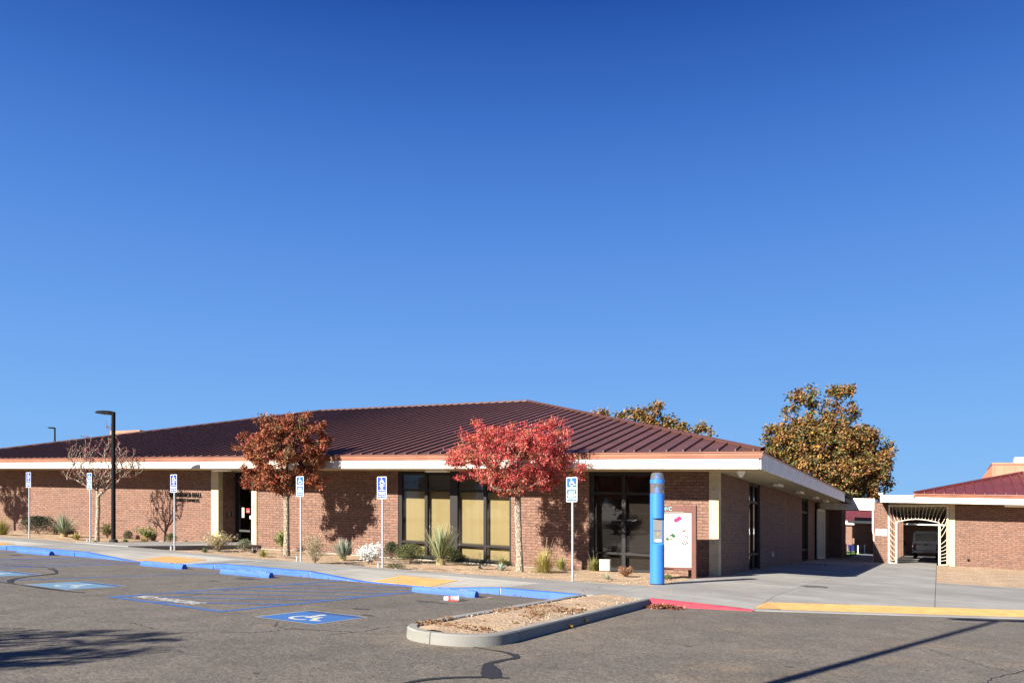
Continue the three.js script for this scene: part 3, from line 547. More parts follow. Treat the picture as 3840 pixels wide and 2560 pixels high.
  for (let i = 0; i < cuts.length - 1; i++) {
    const a = cuts[i], b = cuts[i + 1], m = new MB(); const tt = .95 + .1 * hash(i, 2, 5); m.color(tt, tt, tt);
    const pts = [Pt(a, 0), Pt(b, 0), Pt(b, top(b))]; for (const k of kinks) if (k > a && k < b) pts.push(Pt(k, top(k))); pts.push(Pt(a, top(a)));
    for (let q = 1; q < pts.length - 1; q++) m.tri(pts[0], pts[q + 1], pts[q]); m.build('roof_panel', MT.roof, roof, true);
  }
  for (const u of ribs) { const t = top(u); if (t < .08) continue; const m = new MB(), w = .02, h = .062, P = (du, d, y) => { const p = Pt(u + du, d); p.y += y; return p; };
    const a = [P(-w, 0, 0), P(w, 0, 0), P(w, 0, h), P(-w, 0, h)], b = [P(-w, t, 0), P(w, t, 0), P(w, t, h), P(-w, t, h)];
    m.quad(a[0], a[1], a[2], a[3]); m.quad(a[3], a[2], b[2], b[3]); m.quad(a[1], b[1], b[2], a[2]); m.quad(b[0], a[0], a[3], b[3]); m.build('seam', MT.roof, roof, true); }
  const cap = (p, q) => { const m = new MB(), d = q.clone().sub(p), s = V3(d.z, 0, -d.x).normalize().multiplyScalar(.09); const up = V3(0, .07, 0);
    const a = p.clone().add(up), b = q.clone().add(up); m.quad(a.clone().add(s), b.clone().add(s), b.clone().add(V3(0, .03, 0)), a.clone().add(V3(0, .03, 0))); m.quad(a.clone().add(V3(0, .03, 0)), b.clone().add(V3(0, .03, 0)), b.clone().sub(s), a.clone().sub(s));
    const lo = V3(0, -.08, 0); m.quad(a.clone().add(s).add(lo), b.clone().add(s).add(lo), b.clone().add(s), a.clone().add(s)); m.quad(a.clone().sub(s), b.clone().sub(s), b.clone().sub(s).add(lo), a.clone().sub(s).add(lo)); m.build('ridge_cap', MT.roof, roof, true); };
  const ap = Pt(e0 + depth, depth), bp = Pt(e1 - depth, depth); cap(Pt(e0, 0), ap); cap(ap, bp); cap(bp, Pt(e1, 0));
  const other = new MB(), bk = -RE + 2 * depth, Y0 = EAVE + .045; const c1 = V3(e0, Y0, -RE), c2 = V3(e0, Y0, bk), c3 = V3(e1, Y0, bk), c4 = V3(e1, Y0, -RE);
  other.tri(c1, ap, c2); other.quad(c2, ap, bp, c3); other.tri(c4, c3, bp); other.build('rear_slope', MT.roof, roof, true);
  // lights under the eave
  const lamp = (u, v, l, w) => { const m = new MB(); m.cbox(u - l / 2, u + l / 2, SOF - .09, SOF - .001, v - w / 2, v + w / 2, .02); m.build('soffit_light', M([.78, .76, .7], { roughness: .4 }), mainB, true); };
  for (const [x, y] of [[830, 1766], [1640, 1769]]) { const [u] = PV(x, y, -.7); lamp(u, -.7, 1.0, .22); }
  for (const v of [6.2, 11.5, 16.5, 20.5]) lamp(-.75, v, .22, 1.0);
  { const m = new MB(); m.geo(new THREE.CylinderGeometry(.13, .1, .1, 18), new THREE.Matrix4().makeTranslation(-.75, SOF - .05, -.2)); m.geo(new THREE.SphereGeometry(.085, 14, 8), new THREE.Matrix4().makeTranslation(-.75, SOF - .1, -.2)); m.build('soffit_light', M([.8, .8, .78], { roughness: .3 }), mainB, true); }
  // wall joint, pipe stubs, utility boxes
  const ex = new MB(); ex.box(-.004, .011, 0, WT, 12.425, 12.452); ex.build('joint_strip', M([.4, .25, .2]), mainB, true);
}
// windows: frame, bars, panes, blinds
function windowSet(dir, c, cols, rows, post, blind, span) { // cols: bars [a0,a1] left to right in a, rows: bars [y0,y1]
  const w = part('window', mainB), bx = (m, a0, a1, y0, y1, d0, d1) => dir === 'u' ? m.box(a0, a1, y0, y1, c + d0, c + d1) : m.box(c + d0, c + d1, y0, y1, a0, a1);
  const Y0 = rows[0][0], Y1 = rows[rows.length - 1][1];
  for (const [a, b] of cols) { const m = new MB(), big = b - a > .25; bx(m, a, b, Y0, Y1, big ? -.03 : 0, .1); m.build('mullion', MT.bronze, w, true); }
  for (let i = 0; i < cols.length - 1; i++) for (const [a, b] of rows) { const m = new MB(); bx(m, cols[i][1], cols[i + 1][0], a, b, .006, .095); m.build('rail', MT.bronze, w, true); }
  for (let i = 0; i < cols.length - 1; i++) for (let j = 0; j < rows.length - 1; j++) {
    const m = new MB(), a0 = cols[i][1] - .01, a1 = cols[i + 1][0] + .01, y0 = rows[j][1] - .01, y1 = rows[j + 1][0] + .01;
    if (dir === 'u') m.quad(V3(a1, y0, c + .055), V3(a0, y0, c + .055), V3(a0, y1, c + .055), V3(a1, y1, c + .055)); else m.quad(V3(c + .055, y0, a0), V3(c + .055, y0, a1), V3(c + .055, y1, a1), V3(c + .055, y1, a0)); m.build('pane', MT.glass, w, true);
    if (blind && j < span) { const s = new MB(), dp = .2, sw = .088, n = Math.floor((a1 - a0 - .03) / sw);
      if (dir === 'u') { for (let k = 0; k < n; k++) { const x = a1 - .02 - k * sw - .0, x2 = x - sw * .96; const t = .93 + .12 * hash(k, i, 3); s.color(t, t, t); s.quad(V3(x, y0 - .1, c + dp), V3(x2, y0 - .1, c + dp + .022), V3(x2, y1 + .1, c + dp + .022), V3(x, y1 + .1, c + dp)); } s.build('blind', blind, w, true); } }
  }
  return w;
}
windowSet('u', .03, [[7.42, 7.5], [8.47, 8.59], [9.71, 10.04], [11.09, 11.22], [12.30, 12.46]], [[-.05, .03], [.49, .57], [2.5, 2.59], [3.13, 3.27]], 0, MT.blind, 2);
windowSet('u', .03, [[1.84, 1.95], [3.08, 3.21], [4.2, 4.37]], [[-.05, .03], [.49, .57], [2.5, 2.59], [3.13, 3.27]], 0, MT.blindDark, 3);
windowSet('v', .06, [[4.6, 4.7], [5.55, 5.65], [6.54, 6.64]], [[-.05, .03], [.55, .63], [2.5, 2.6], [3.15, 3.27]]);
windowSet('v', .06, [[17.27, 17.4], [18.3, 18.4], [19.3, 19.4]], [[-.05, .03], [.55, .63], [2.5, 2.6], [3.15, 3.27]]);
{ // dark rooms behind the glass
  const m = new MB(); m.box(7.0, 12.9, -.06, 3.26, .9, .95); m.box(1.5, 4.7, -.06, 3.26, .9, .95); m.box(.9, .95, -.06, 3.26, 4.2, 7); m.box(.9, .95, -.06, 3.26, 16.9, 19.8); m.build('room_partition', MT.room, mainB, true);
  // entry: glazed door set back
  const d = part('door', mainB), f = new MB(); const z0 = .95, z1 = 1.03; f.box(22.25, 22.52, -.04, 3.27, z0, z1); f.box(20.12, 22.25, 2.5, 2.6, z0, z1); f.box(20.12, 22.25, 3.17, 3.27, z0, z1); f.box(21.42, 21.53, -.04, 2.5, z0, z1); f.box(21.3, 21.42, -.04, 2.5, z0 - .02, z1); f.box(21.53, 22.25, -.04, .12, z0, z1); f.build('frame', MT.bronze, d, true);
  const h = new MB(); h.cbox(21.53, 22.22, .52, .62, z0 - .07, z0, .012); h.build('push_bar', M([.12, .12, .12], { roughness: .35, metalness: .6 }), d, true);
  const p = new MB(); p.quad(V3(22.25, .1, z0 + .04), V3(21.53, .1, z0 + .04), V3(21.53, 2.5, z0 + .04), V3(22.25, 2.5, z0 + .04)); p.build('pane', MT.glass, d, true);
  const p2 = new MB(); p2.quad(V3(22.25, 2.6, z0 + .04), V3(20.12, 2.6, z0 + .04), V3(20.12, 3.17, z0 + .04), V3(22.25, 3.17, z0 + .04)); p2.build('pane', MT.glass, d, true);
  const p3 = new MB(); p3.quad(V3(21.3, .0, z0 + .04), V3(20.12, .0, z0 + .04), V3(20.12, 2.5, z0 + .04), V3(21.3, 2.5, z0 + .04)); p3.build('pane', MT.glass, d, true);
  const n = (x0, x1, y0, y1, c, nm) => { const m = new MB(); m.box(x0, x1, y0, y1, z0 + .02, z0 + .026); m.build(nm, M(c), d, true); };
  const [ua, yb] = PV(922, 1922, z0 + .02), [ub, ya] = PV(935, 1901, z0 + .02); n(ub, ua, yb, ya - .06, [.5, .03, .04], 'notice'); n(ub + .02, ua - .02, yb + .04, yb + .1, [.75, .7, .66], 'notice');
  const [uc] = PV(906, 1920, z0 + .02), [ud] = PV(915, 1920, z0 + .02), yC = PV(910, 1940, z0 + .02)[1], yD = PV(910, 1903, z0 + .02)[1]; n(ud, uc, yC, yD, [.5, .48, .36], 'notice');
  const [ue] = PV(935, 1940, z0 + .02), [uf] = PV(942, 1940, z0 + .02), yE = PV(938, 1946, z0 + .02)[1], yF = PV(938, 1933, z0 + .02)[1]; n(uf, ue, yE, yF, [.5, .5, .42], 'notice');
  const r = new MB(); r.box(20.2, 22.6, -.06, 3.26, 2.6, 2.65); r.box(20.05, 20.12, -.06, 3.26, .95, 2.6); r.build('room_partition', MT.room, mainB, true);
  // call box and plaque on the entry return wall
  for (const [q, w, c] of [[.52, .16, [.05, .05, .05]], [.72, .1, [.03, .03, .03]]]) { const m = new MB(); m.cbox(22.46, 22.519, 1.2, 1.42, q - w / 2, q + w / 2, .008); m.build('call_box', M(c, { roughness: .4 }), mainB, true); }
  // open security screen door on the side wall
  const sd = part('security_door', mainB); const hA = V3(-.12, .02, 22.15), hB = V3(-.34, .02, 23.3), dir = hB.clone().sub(hA), P = (t, y) => hA.clone().addScaledVector(dir, t).setY(y);
  const fr = new MB(); fr.bar(P(0, .05), P(0, 2.82), .09, .05); fr.bar(P(1, .05), P(1, 2.82), .09, .05); fr.bar(P(0, 2.8), P(1, 2.8), .05, .1); fr.bar(P(0, .1), P(1, .1), .05, .12); fr.build('frame', M([.62, .55, .42], { roughness: .6 }), sd, true);
  const sh = new MB(); sh.quad(P(0, .1), P(1, .1), P(1, 2.8), P(0, 2.8)); sh.build('mesh_sheet', M([.40, .36, .28], { roughness: .75, ...DS }), sd, true);
  const ar = new MB(); const arc = []; for (let k = 0; k <= 12; k++) { const a = Math.PI * (1 - k / 12); arc.push(P(.55 + Math.cos(a) * .3, 1.95 + Math.sin(a) * .28).add(V3(-.02, 0, -.03))); } ar.tube([P(.25, .5).add(V3(-.02, 0, -.03)), ...arc, P(.85, .5).add(V3(-.02, 0, -.03))], .02, 5); ar.build('arch_bar', M([.66, .58, .44]), sd, true);
  const bx = new MB(); bx.box(.3, .34, 0, 2.85, 21.9, 23.3); bx.build('door_leaf', M([.3, .27, .22]), sd, true);
  // dark brick pier behind, small fittings on the side wall
  const pr = new MB(); pr.box(-.75, .2, -.1, SOF, DB + .15, DB + 2.6); pr.build('pier', MT.brick, mainB, true);
  for (const [x, y] of [[2887, 2085]]) { const m = new MB(); m.box(-.07, .0, .42, .62, 9.0, 9.12); m.build('hose_bib', M([.6, .55, .5]), mainB, true); }
}
{ // raised letters on the wall
  const font = await new FontLoader().loadAsync('fonts/droid/droid_sans_bold.typeface.json');
  const wordPart = part('lettering', mainB);
  const write = (txt, uL, uR, y, h, seed) => {
    const gs = []; let x = 0; const size = h / .72; // rough cap height
    for (const ch of txt) { if (ch === ' ') { x += size * .32; continue; } const g = new TextGeometry(ch, { font, size, depth: .03, curveSegments: 3, bevelEnabled: false }); g.computeBoundingBox(); const bb = g.boundingBox; gs.push([g, x - bb.min.x]); x += bb.max.x - bb.min.x + size * .13; }
    const s = (uL - uR) / x;
    for (const [g, o] of gs) { const m = new MB(); m.geo(g, new THREE.Matrix4().makeTranslation(o, 0, 0)); for (let i = 0; i < m.p.length; i += 3) { m.p[i] = uL - m.p[i] * s; m.p[i + 1] = y + m.p[i + 1]; m.p[i + 2] = -.012 - m.p[i + 2]; } m.n.fill(NaN); m.t.fill(NaN); m.build('letter', MT.black, wordPart, true); }
  };
  write('MCDONALD HALL', 25.88, 23.62, 2.03, .15); write('BUSINESS SERVICES', 25.62, 23.8, 1.81, .1);
}
{ // entry walk
  const ew = structure('entry_walk', 'concrete walk from the sidewalk to the recessed glass door');
  slabs(ew, [[19.9, -6.35], [23.1, -6.35], [23.1, -.06], [19.9, -.06]], [19.9, 23.1], [-6.35, -4.3, -2.2, -.06], () => .03);
  slabs(ew, [[20.43, -.05], [22.51, -.05], [22.51, .94], [20.43, .94]], [20.43, 22.51], [-.05, .94], () => .03);
}
// ------------------------------------------------------------------ wheel stops, signs, lamps, phone, map
{
  const stop = (u, v, len, label) => {
    const g = thing('wheel_stop', label, 'wheel stop', u, v, AS, TH, 'blue wheel stops at the kerb'); const R = rng(Math.round(u * 10)), h = len / 2, m = new MB(), n = 12;
    const prof = x => { const c = (R() - .5) * .008; return [V3(x, 0, -.09), V3(x, .055, -.085), V3(x, .125 + c, -.045), V3(x, .13 + c, .03), V3(x, .055, .085), V3(x, 0, .09)]; };
    let a = prof(-h); const e0 = a; for (let k = 1; k <= n; k++) { const b = prof(lerp(-h, h, k / n)); for (let q = 0; q < 5; q++) m.quad(a[q], a[q + 1], b[q + 1], b[q]); a = b; }
    for (let q = 1; q < 5; q++) { m.tri(e0[0], e0[q + 1], e0[q]); m.tri(a[0], a[q], a[q + 1]); } m.build('block', MT.kerbBlue, g, true);
    const w = new MB(); for (let k = 0; k < 16; k++) { const x = lerp(-h + .1, h * .3, R()), l = .02 + R() * .09; w.quad(V3(x, .128, -.047), V3(x + l, .1285, -.047), V3(x + l, .134, -.032 + R() * .015), V3(x, .134, -.034)); } w.build('chipped_edge', MT.concreteNew, g, true);
    for (const s of [-.55, .55]) new MB().geo(new THREE.CylinderGeometry(.016, .016, .012, 8), new THREE.Matrix4().makeTranslation(s * h, .133, 0)).build('pin', MT.steel, g);
  };
  stop(19.15, -10.1, 1.75, 'blue wheel stop in the last stall before the far yellow pad');
  stop(12.5, -10.47, 1.72, 'blue wheel stop just left of the drain grate');
  stop(9.15, -10.62, 1.72, 'blue wheel stop between the striped aisle and the drain grate');
  stop(3.17, -10.66, 1.6, 'chipped blue wheel stop behind the dropped plastic cup');
}
{
  const face = van => canvasTex(256, 512, g => {
    g.fillStyle = '#c4c7c8'; g.fillRect(0, 0, 256, 512); g.fillStyle = van ? '#10308c' : '#14508f'; const rr = (x, y, w, h, r) => { g.beginPath(); g.moveTo(x + r, y); g.arcTo(x + w, y, x + w, y + h, r); g.arcTo(x + w, y + h, x, y + h, r); g.arcTo(x, y + h, x, y, r); g.arcTo(x, y, x + w, y, r); g.fill(); };
    rr(14, 14, 228, 484, 16); emblem(g, 52, 24, 165, '#c8cacb'); g.fillStyle = '#c8cacb'; g.textAlign = 'center';
    const t = (s, y, px, w) => { g.font = `bold ${px}px sans-serif`; g.fillText(s, 128, y, w); };
    if (van) { t('PARKING', 222, 38, 150); t('ONLY', 258, 36, 90); t('VAN', 293, 36, 70); t('ACCESSIBLE', 328, 36, 190); } else { t('PARKING', 262, 80, 222); t('ONLY', 344, 80, 150); }
    g.fillRect(10, 356, 236, 12); t('MINIMUM', 414, 46, 175); t('FINE $250', 470, 52, 215);
  });
  const fv = new THREE.MeshStandardMaterial({ map: face(true), roughness: .4 }), fp = new THREE.MeshStandardMaterial({ map: face(false), roughness: .4 });
  const shapeR = (w, h, r) => { const s = new THREE.Shape(); s.moveTo(-w / 2 + r, 0); s.lineTo(w / 2 - r, 0); s.quadraticCurveTo(w / 2, 0, w / 2, r); s.lineTo(w / 2, h - r); s.quadraticCurveTo(w / 2, h, w / 2 - r, h); s.lineTo(-w / 2 + r, h); s.quadraticCurveTo(-w / 2, h, -w / 2, h - r); s.lineTo(-w / 2, r); s.quadraticCurveTo(-w / 2, 0, -w / 2 + r, 0); return s; };
  const sign = (x, yb, yt, van, turn, label, stub) => {
    const [u, v] = PG(x, yb); const d = -W(u, v).z, h = (yb - yt) / F * d;
    const g = thing('parking_sign', label, 'sign', u, v, 0, TH + Math.PI + turn, 'accessible parking signs along the sidewalk edge');
    new MB().tube([V3(0, -.1, 0), V3(0, h - .06, 0)], .03, 12).build('post', MT.steel, g);
    const pw = .325, ph = .635, s = shapeR(pw, ph, .03); const p = new MB(); p.geo(new THREE.ExtrudeGeometry(s, { depth: .004, bevelEnabled: false, curveSegments: 4 }), new THREE.Matrix4().makeTranslation(0, h - ph, .033)); p.build('sign_plate', M([.75, .76, .77], { roughness: .4, metalness: .4 }), g);
    const fg = new THREE.ShapeGeometry(s, 4), U = fg.attributes.uv, P = fg.attributes.position; for (let i = 0; i < U.count; i++) U.setXY(i, P.getX(i) / pw + .5, P.getY(i) / ph); fg.translate(0, h - ph, .0385); mesh('sign_face', fg, van ? fv : fp, g);
    const b = new MB(); for (const y of [h - .08, h - ph + .1]) b.geo(new THREE.CylinderGeometry(.008, .008, .012, 6), new THREE.Matrix4().makeRotationX(Math.PI / 2).setPosition(0, y, .042)); b.build('bolt', MT.steel, g);
    if (stub) { const q = new MB(); q.tube([V3(-.11, -.05, .05), V3(-.11, .13, .05)], .035, 10); q.build('post_sleeve', MT.steel, g); }
  };
  sign(108, 2014, 1771, true, .05, 'van accessible parking sign standing between large shrub and far pad', false);
  sign(337, 2034, 1773, false, -.05, 'parking only sign in front of the leafless pale tree', true);
  sign(653, 2061, 1779, true, .03, 'van accessible parking sign left of the flowering dry shrub', true);
  sign(1127, 2100, 1786, false, -.04, 'parking only sign right of the rust orange tree', true);
  sign(1434, 2128, 1787, true, .06, 'van accessible parking sign beside the white leaved shrub', true);
  sign(2147, 2177.5, 1789, false, -.1, 'parking only sign right of the red leaved tree', false);
}
function areaLamp(name, label, pos, H, heads, turn, base = true, hs = 1) {
  const g = new THREE.Group(); g.name = numbered(name); scene.add(g); g.position.copy(pos); g.rotation.y = turn; tag(g, label, 'street lamp');
  if (base) { const r = new MB(); r.geo(new THREE.TorusGeometry(.1, .065, 10, 24), new THREE.Matrix4().makeRotationX(Math.PI / 2).setPosition(0, .09, 0)); r.geo(new THREE.CylinderGeometry(.16, .165, .1, 24), new THREE.Matrix4().makeTranslation(0, .06, 0)); r.build('base_cover', MT.blackSoft, g);
    new MB().geo(new THREE.CylinderGeometry(.29, .31, .1, 28), new THREE.Matrix4().makeTranslation(0, -.02, 0)).build('footing', MT.concreteNew, g); }
  new MB().tube([V3(0, 0, 0), V3(0, H, 0)], [.085, .075], 14).build('pole', MT.black, g);
  for (let s of heads) {
    const h = part('lamp_head', g), m = new MB(), a = []; s *= hs; const pr = [[.05, -.10, .03, .07], [.12, -.11, .04, .10], [.42, -.09, .05, .15], [.6, -.06, .035, .13], [.68, -.05, .01, .10]];
    for (const [x, lo, hi, w] of pr) a.push([V3(x * s, H + lo, -w), V3(x * s, H + lo, w), V3(x * s, H + hi, w * .8), V3(x * s, H + hi, -w * .8)]);
    for (let i = 0; i < a.length - 1; i++) for (let k = 0; k < 4; k++) m.quad(a[i][k], a[i + 1][k], a[i + 1][(k + 1) % 4], a[i][(k + 1) % 4]); m.quad(...a[0]); m.quad(...a[4]); m.build('housing', MT.black, h);
    const l = new MB(); l.quad(V3(.2 * s, H - .108, -.09), V3(.55 * s, H - .077, -.09), V3(.55 * s, H - .077, .09), V3(.2 * s, H - .108, .09)); l.build('lens', M([.4, .4, .38], { roughness: .3 }), h);
  }
  return g;
}
{ const [u, v] = PG(424, 2036); areaLamp('lamp_post', 'black lamp post on round footing between pale tree and sidewalk', W(u, v, 0), 5.22, [-1], 0); }
areaLamp('lamp_post', 'distant black lamp post rising behind the brown roof', atDepth(204, 1897 - 0, 78).setY(W(...toUV(atDepth(204, 1900, 78).x, -78), -.4).y), 9.55, [-1], 0);
areaLamp('lamp_post', 'tall twin headed lamp post standing in the parking lot', (() => { const x = -2.45, z = -2.75; return V3(x, AS - GR * x, z); })(), 9.45, [-1, 1], .05, true, 1.5);
{ // blue help phone
  const [u, v] = PG(2465, 2190); const g = thing('help_phone', 'tall blue emergency phone pillar beside the map sign', 'emergency phone', u, v, 0, 0), r = .183;
  const cyl = (y0, y1, rad, cut, nm, mat, rt = rad) => { // cylinder with an optional flat front at z = cut
    const m = new MB(), n = 40, P = (a, y, R) => { let x = Math.sin(a) * R, z = Math.cos(a) * R; if (cut !== null && z > cut) z = cut; return V3(x, y, z); };
    for (let k = 0; k < n; k++) { const a = k / n * 6.28319, b = (k + 1) / n * 6.28319; const N = (t) => V3(Math.sin(t), 0, Math.cos(t)); const flat = cut !== null && Math.cos((a + b) / 2) * rad > cut; const na = flat ? V3(0, 0, 1) : N(a), nb = flat ? V3(0, 0, 1) : N(b);
      m.tri(P(a, y0, rad), P(b, y0, rad), P(b, y1, rt), na, nb, nb); m.tri(P(a, y0, rad), P(b, y1, rt), P(a, y1, rt), na, nb, na); m.tri(V3(0, y1, 0), P(a, y1, rt), P(b, y1, rt)); m.tri(V3(0, y0, 0), P(b, y0, rad), P(a, y0, rad)); }
    return m.build(nm, mat, g); };
  cyl(0, .02, r + .006, null, 'base_ring', MT.black); cyl(.02, 1.0, r, null, 'lower_shell', MT.phone);
  { const m = new MB(), n = 16; for (let k = 0; k < n; k++) { const t = k / n, t2 = (k + 1) / n, x = lerp(-.15, .15, t), x2 = lerp(-.15, .15, t2), z = Math.sqrt(r * r - x * x), z2 = Math.sqrt(r * r - x2 * x2); m.quad(V3(x, 1.002, z), V3(x2, 1.002, z2), V3(x2, 1.06, .105), V3(x, 1.06, .105)); } m.build('lower_scoop', MT.phone, g); }
  cyl(1.0, 1.69, r - .001, .1, 'panel_niche', MT.phone); cyl(1.69, 2.32, r, null, 'upper_shell', MT.phone);
  const pl = (y0, y1) => { const m = new MB(); m.cbox(-.112, .112, y0, y1, .102, .114, .004); return m.build('face_plate', M([.28, .27, .25], { roughness: .45, metalness: .5 }), g); };
  const p1 = pl(1.07, 1.365), p2 = pl(1.375, 1.66); for (const p of [p1, p2]) for (const [x, y] of [[-.1, .02], [.1, .02], [-.1, .14], [.1, .14], [-.1, .265], [.1, .265]]) { const b = p === p1 ? 1.07 : 1.375; const m = new MB(); m.geo(new THREE.SphereGeometry(.006, 8, 5), new THREE.Matrix4().makeTranslation(x, b + y, .115)); m.build('screw', MT.steel, p); }
  { const m = new MB(), s = new THREE.Shape(); s.absarc(-.055, 0, .03, Math.PI / 2, -Math.PI / 2); s.absarc(.055, 0, .03, -Math.PI / 2, Math.PI / 2); m.geo(new THREE.ExtrudeGeometry(s, { depth: .004, bevelEnabled: false }), new THREE.Matrix4().makeTranslation(0, 1.12, .114)); m.build('push_label', M([.9, .9, .88]), g); }
  { const m = new MB(); m.geo(new THREE.CylinderGeometry(.025, .025, .008, 14), new THREE.Matrix4().makeRotationX(Math.PI / 2).setPosition(0, 1.29, .116)); m.build('button', M([.35, .28, .12], { roughness: .5 }), g); }
  const clear = PM([.70, .71, .73], { transmission: .88, thickness: 0, roughness: .1, ior: 1.45 });
  cyl(2.325, 2.575, r - .004, null, 'clear_band', clear); cyl(2.58, 2.68, r, null, 'collar', MT.phone); cyl(2.685, 2.83, r - .006, null, 'clear_dome', clear, r - .03); cyl(2.83, 2.86, r - .03, null, 'dome_cap', clear, r - .09);
  const beacon = (y) => { const m = new MB(); m.geo(new THREE.CylinderGeometry(.055, .065, .15, 18), new THREE.Matrix4().makeTranslation(0, y, 0)); m.geo(new THREE.CylinderGeometry(.075, .075, .03, 18), new THREE.Matrix4().makeTranslation(0, y - .06, 0)); m.build('beacon', M([.02, .16, .75], { roughness: .25 }), g); };
  beacon(2.40); beacon(2.76);
  { const m = new MB(); m.tube([V3(0, 2.32, 0), V3(0, 2.6, 0)], .02, 8); m.build('stem', MT.steel, g); }
}
{ // campus map sign
  const [u, v] = PG(2604, 2168); const g = thing('map_sign', 'brown framed campus map sign with white panel beside blue pillar', 'sign', u, v, 0, TH), Wd = 1.12, Hh = 2.14;
  const post = x => { const m = new MB(); m.cbox(x - .07, x + .07, -.12, Hh, -.06, .06, .006); m.build('post', MT.brown, g); }; post(.0); post(Wd);
  const hd = new MB(); hd.cbox(.07, Wd - .07, 1.93, Hh, -.03, .05, .005); hd.build('header', MT.brown, g);
  const sl = new MB(); sl.cbox(.07, Wd - .07, .24, .30, -.03, .05, .005); sl.build('bottom_rail', MT.brown, g);
  const bk = new MB(); bk.box(.07, Wd - .07, .3, 1.93, .0, .03); bk.build('backing', MT.brown, g);
  const t = canvasTex(512, 1024, q => {
    const R = rng(9); q.fillStyle = '#a9a79d'; q.fillRect(0, 0, 512, 1024); q.lineJoin = 'round'; q.strokeStyle = '#5f5d57'; q.lineWidth = 5;
    const L = (p, c, w) => { q.strokeStyle = c || '#5f5d57'; q.lineWidth = w || 5; q.beginPath(); p.forEach((a, i) => i ? q.lineTo(...a) : q.moveTo(...a)); q.stroke(); };
    q.beginPath(); q.ellipse(290, 130, 85, 62, -.3, 0, 7); q.stroke(); L([[225, 165], [205, 210], [225, 260], [210, 300], [240, 330], [230, 350]]); L([[240, 350], [180, 410], [90, 470], [40, 450]]); L([[345, 30], [400, 120], [450, 190], [430, 215]]); L([[300, 440], [360, 470], [420, 540], [400, 600]]);
    for (let k = 0; k < 6; k++) { q.strokeStyle = '#7c7a72'; q.beginPath(); q.arc(420, 640, 90 + k * 32, 2.5, 4.3); q.stroke(); }
    for (let k = 0; k < 50; k++) { q.strokeStyle = '#77756d'; q.save(); q.translate(40 + R() * 420, 430 + R() * 170); q.rotate(-.7); q.strokeRect(0, 0, 6 + R() * 24, 4 + R() * 12); q.restore(); }
    const blk = (x, y, w, h, c, a = -.6) => { q.save(); q.translate(x, y); q.rotate(a); q.fillStyle = c; q.fillRect(-w * .62, -h * .62, w * 1.24, h * 1.24); q.restore(); };
    blk(295, 115, 92, 60, '#8a1458'); blk(262, 140, 50, 40, '#8a1458'); blk(215, 425, 60, 46, '#17472a', .7); blk(125, 492, 42, 34, '#17472a', .7); blk(160, 430, 24, 12, '#1c2420'); blk(185, 492, 40, 12, '#1c2420'); blk(392, 335, 46, 20, '#6e1622'); blk(335, 396, 30, 9, '#63252b');
    blk(415, 440, 34, 12, '#75343f', -.9); blk(440, 450, 34, 10, '#75343f', .7); blk(435, 478, 30, 10, '#75343f', -.8); for (const [x, y, a] of [[395, 545, -.8], [440, 555, .8], [370, 575, .8], [415, 590, -.8]]) blk(x, y, 40, 12, '#292b52', a);
    q.fillStyle = '#8f8c84'; const para = (x, y, n, w) => { q.fillStyle = '#2c2b29'; q.fillRect(x - 22, y - 6, 9, 9); q.fillStyle = '#42403c'; q.fillRect(x, y - 5, w * .45, 5); q.fillStyle = '#7f7d75'; q.fillRect(x, y + 10, w, 2); for (let k = 0; k < n; k++) { let xx = x; const e = x + w * (.4 + R() * .5); q.fillStyle = '#3f3d39'; while (xx < e) { const l = 5 + R() * 22; q.fillRect(xx, y + 24 + k * 15, l, 4); xx += l + 4; } } };
    para(46, 640, 7, 150); para(270, 645, 4, 160); para(46, 805, 3, 150); para(270, 765, 4, 190); para(46, 895, 6, 190); para(270, 910, 5, 160);
  });
  const f = new MB(); plate(f, V3(Wd - .075, .31, -.004), V3(.075, .31, -.004), V3(.075, 1.92, -.004), V3(Wd - .075, 1.92, -.004)); f.build('map_panel', new THREE.MeshStandardMaterial({ map: t, roughness: .35 }), g);
  const st = new MB(); st.box(.3, Wd - .08, 1.945, 1.955, -.034, -.03); st.build('trim_line', M([.3, .35, .36]), g);
  const lg = new MB(); const C = (pts) => lg.tube(pts.map(([x, y]) => V3(Wd - .1 - x * .1, 2.0 + y * .1, -.034)), .011, 5);     // rounded cyan letter shapes
  C([[.1, .5], [.7, .55], [.8, .8], [.5, 1], [.2, .9], [.05, .5], [.2, .1], [.6, .02], [.85, .1]]); C([[1.0, 0], [1.8, 1]]); C([[1.0, 1], [1.8, 0]]); C([[1.8, 1], [2.2, .3], [2.6, 1]]); C([[3.6, .9], [3.2, 1], [2.85, .8], [2.75, .5], [2.85, .15], [3.2, 0], [3.6, .1]]); lg.build('header_letters', M([.15, .55, .62]), g);
}
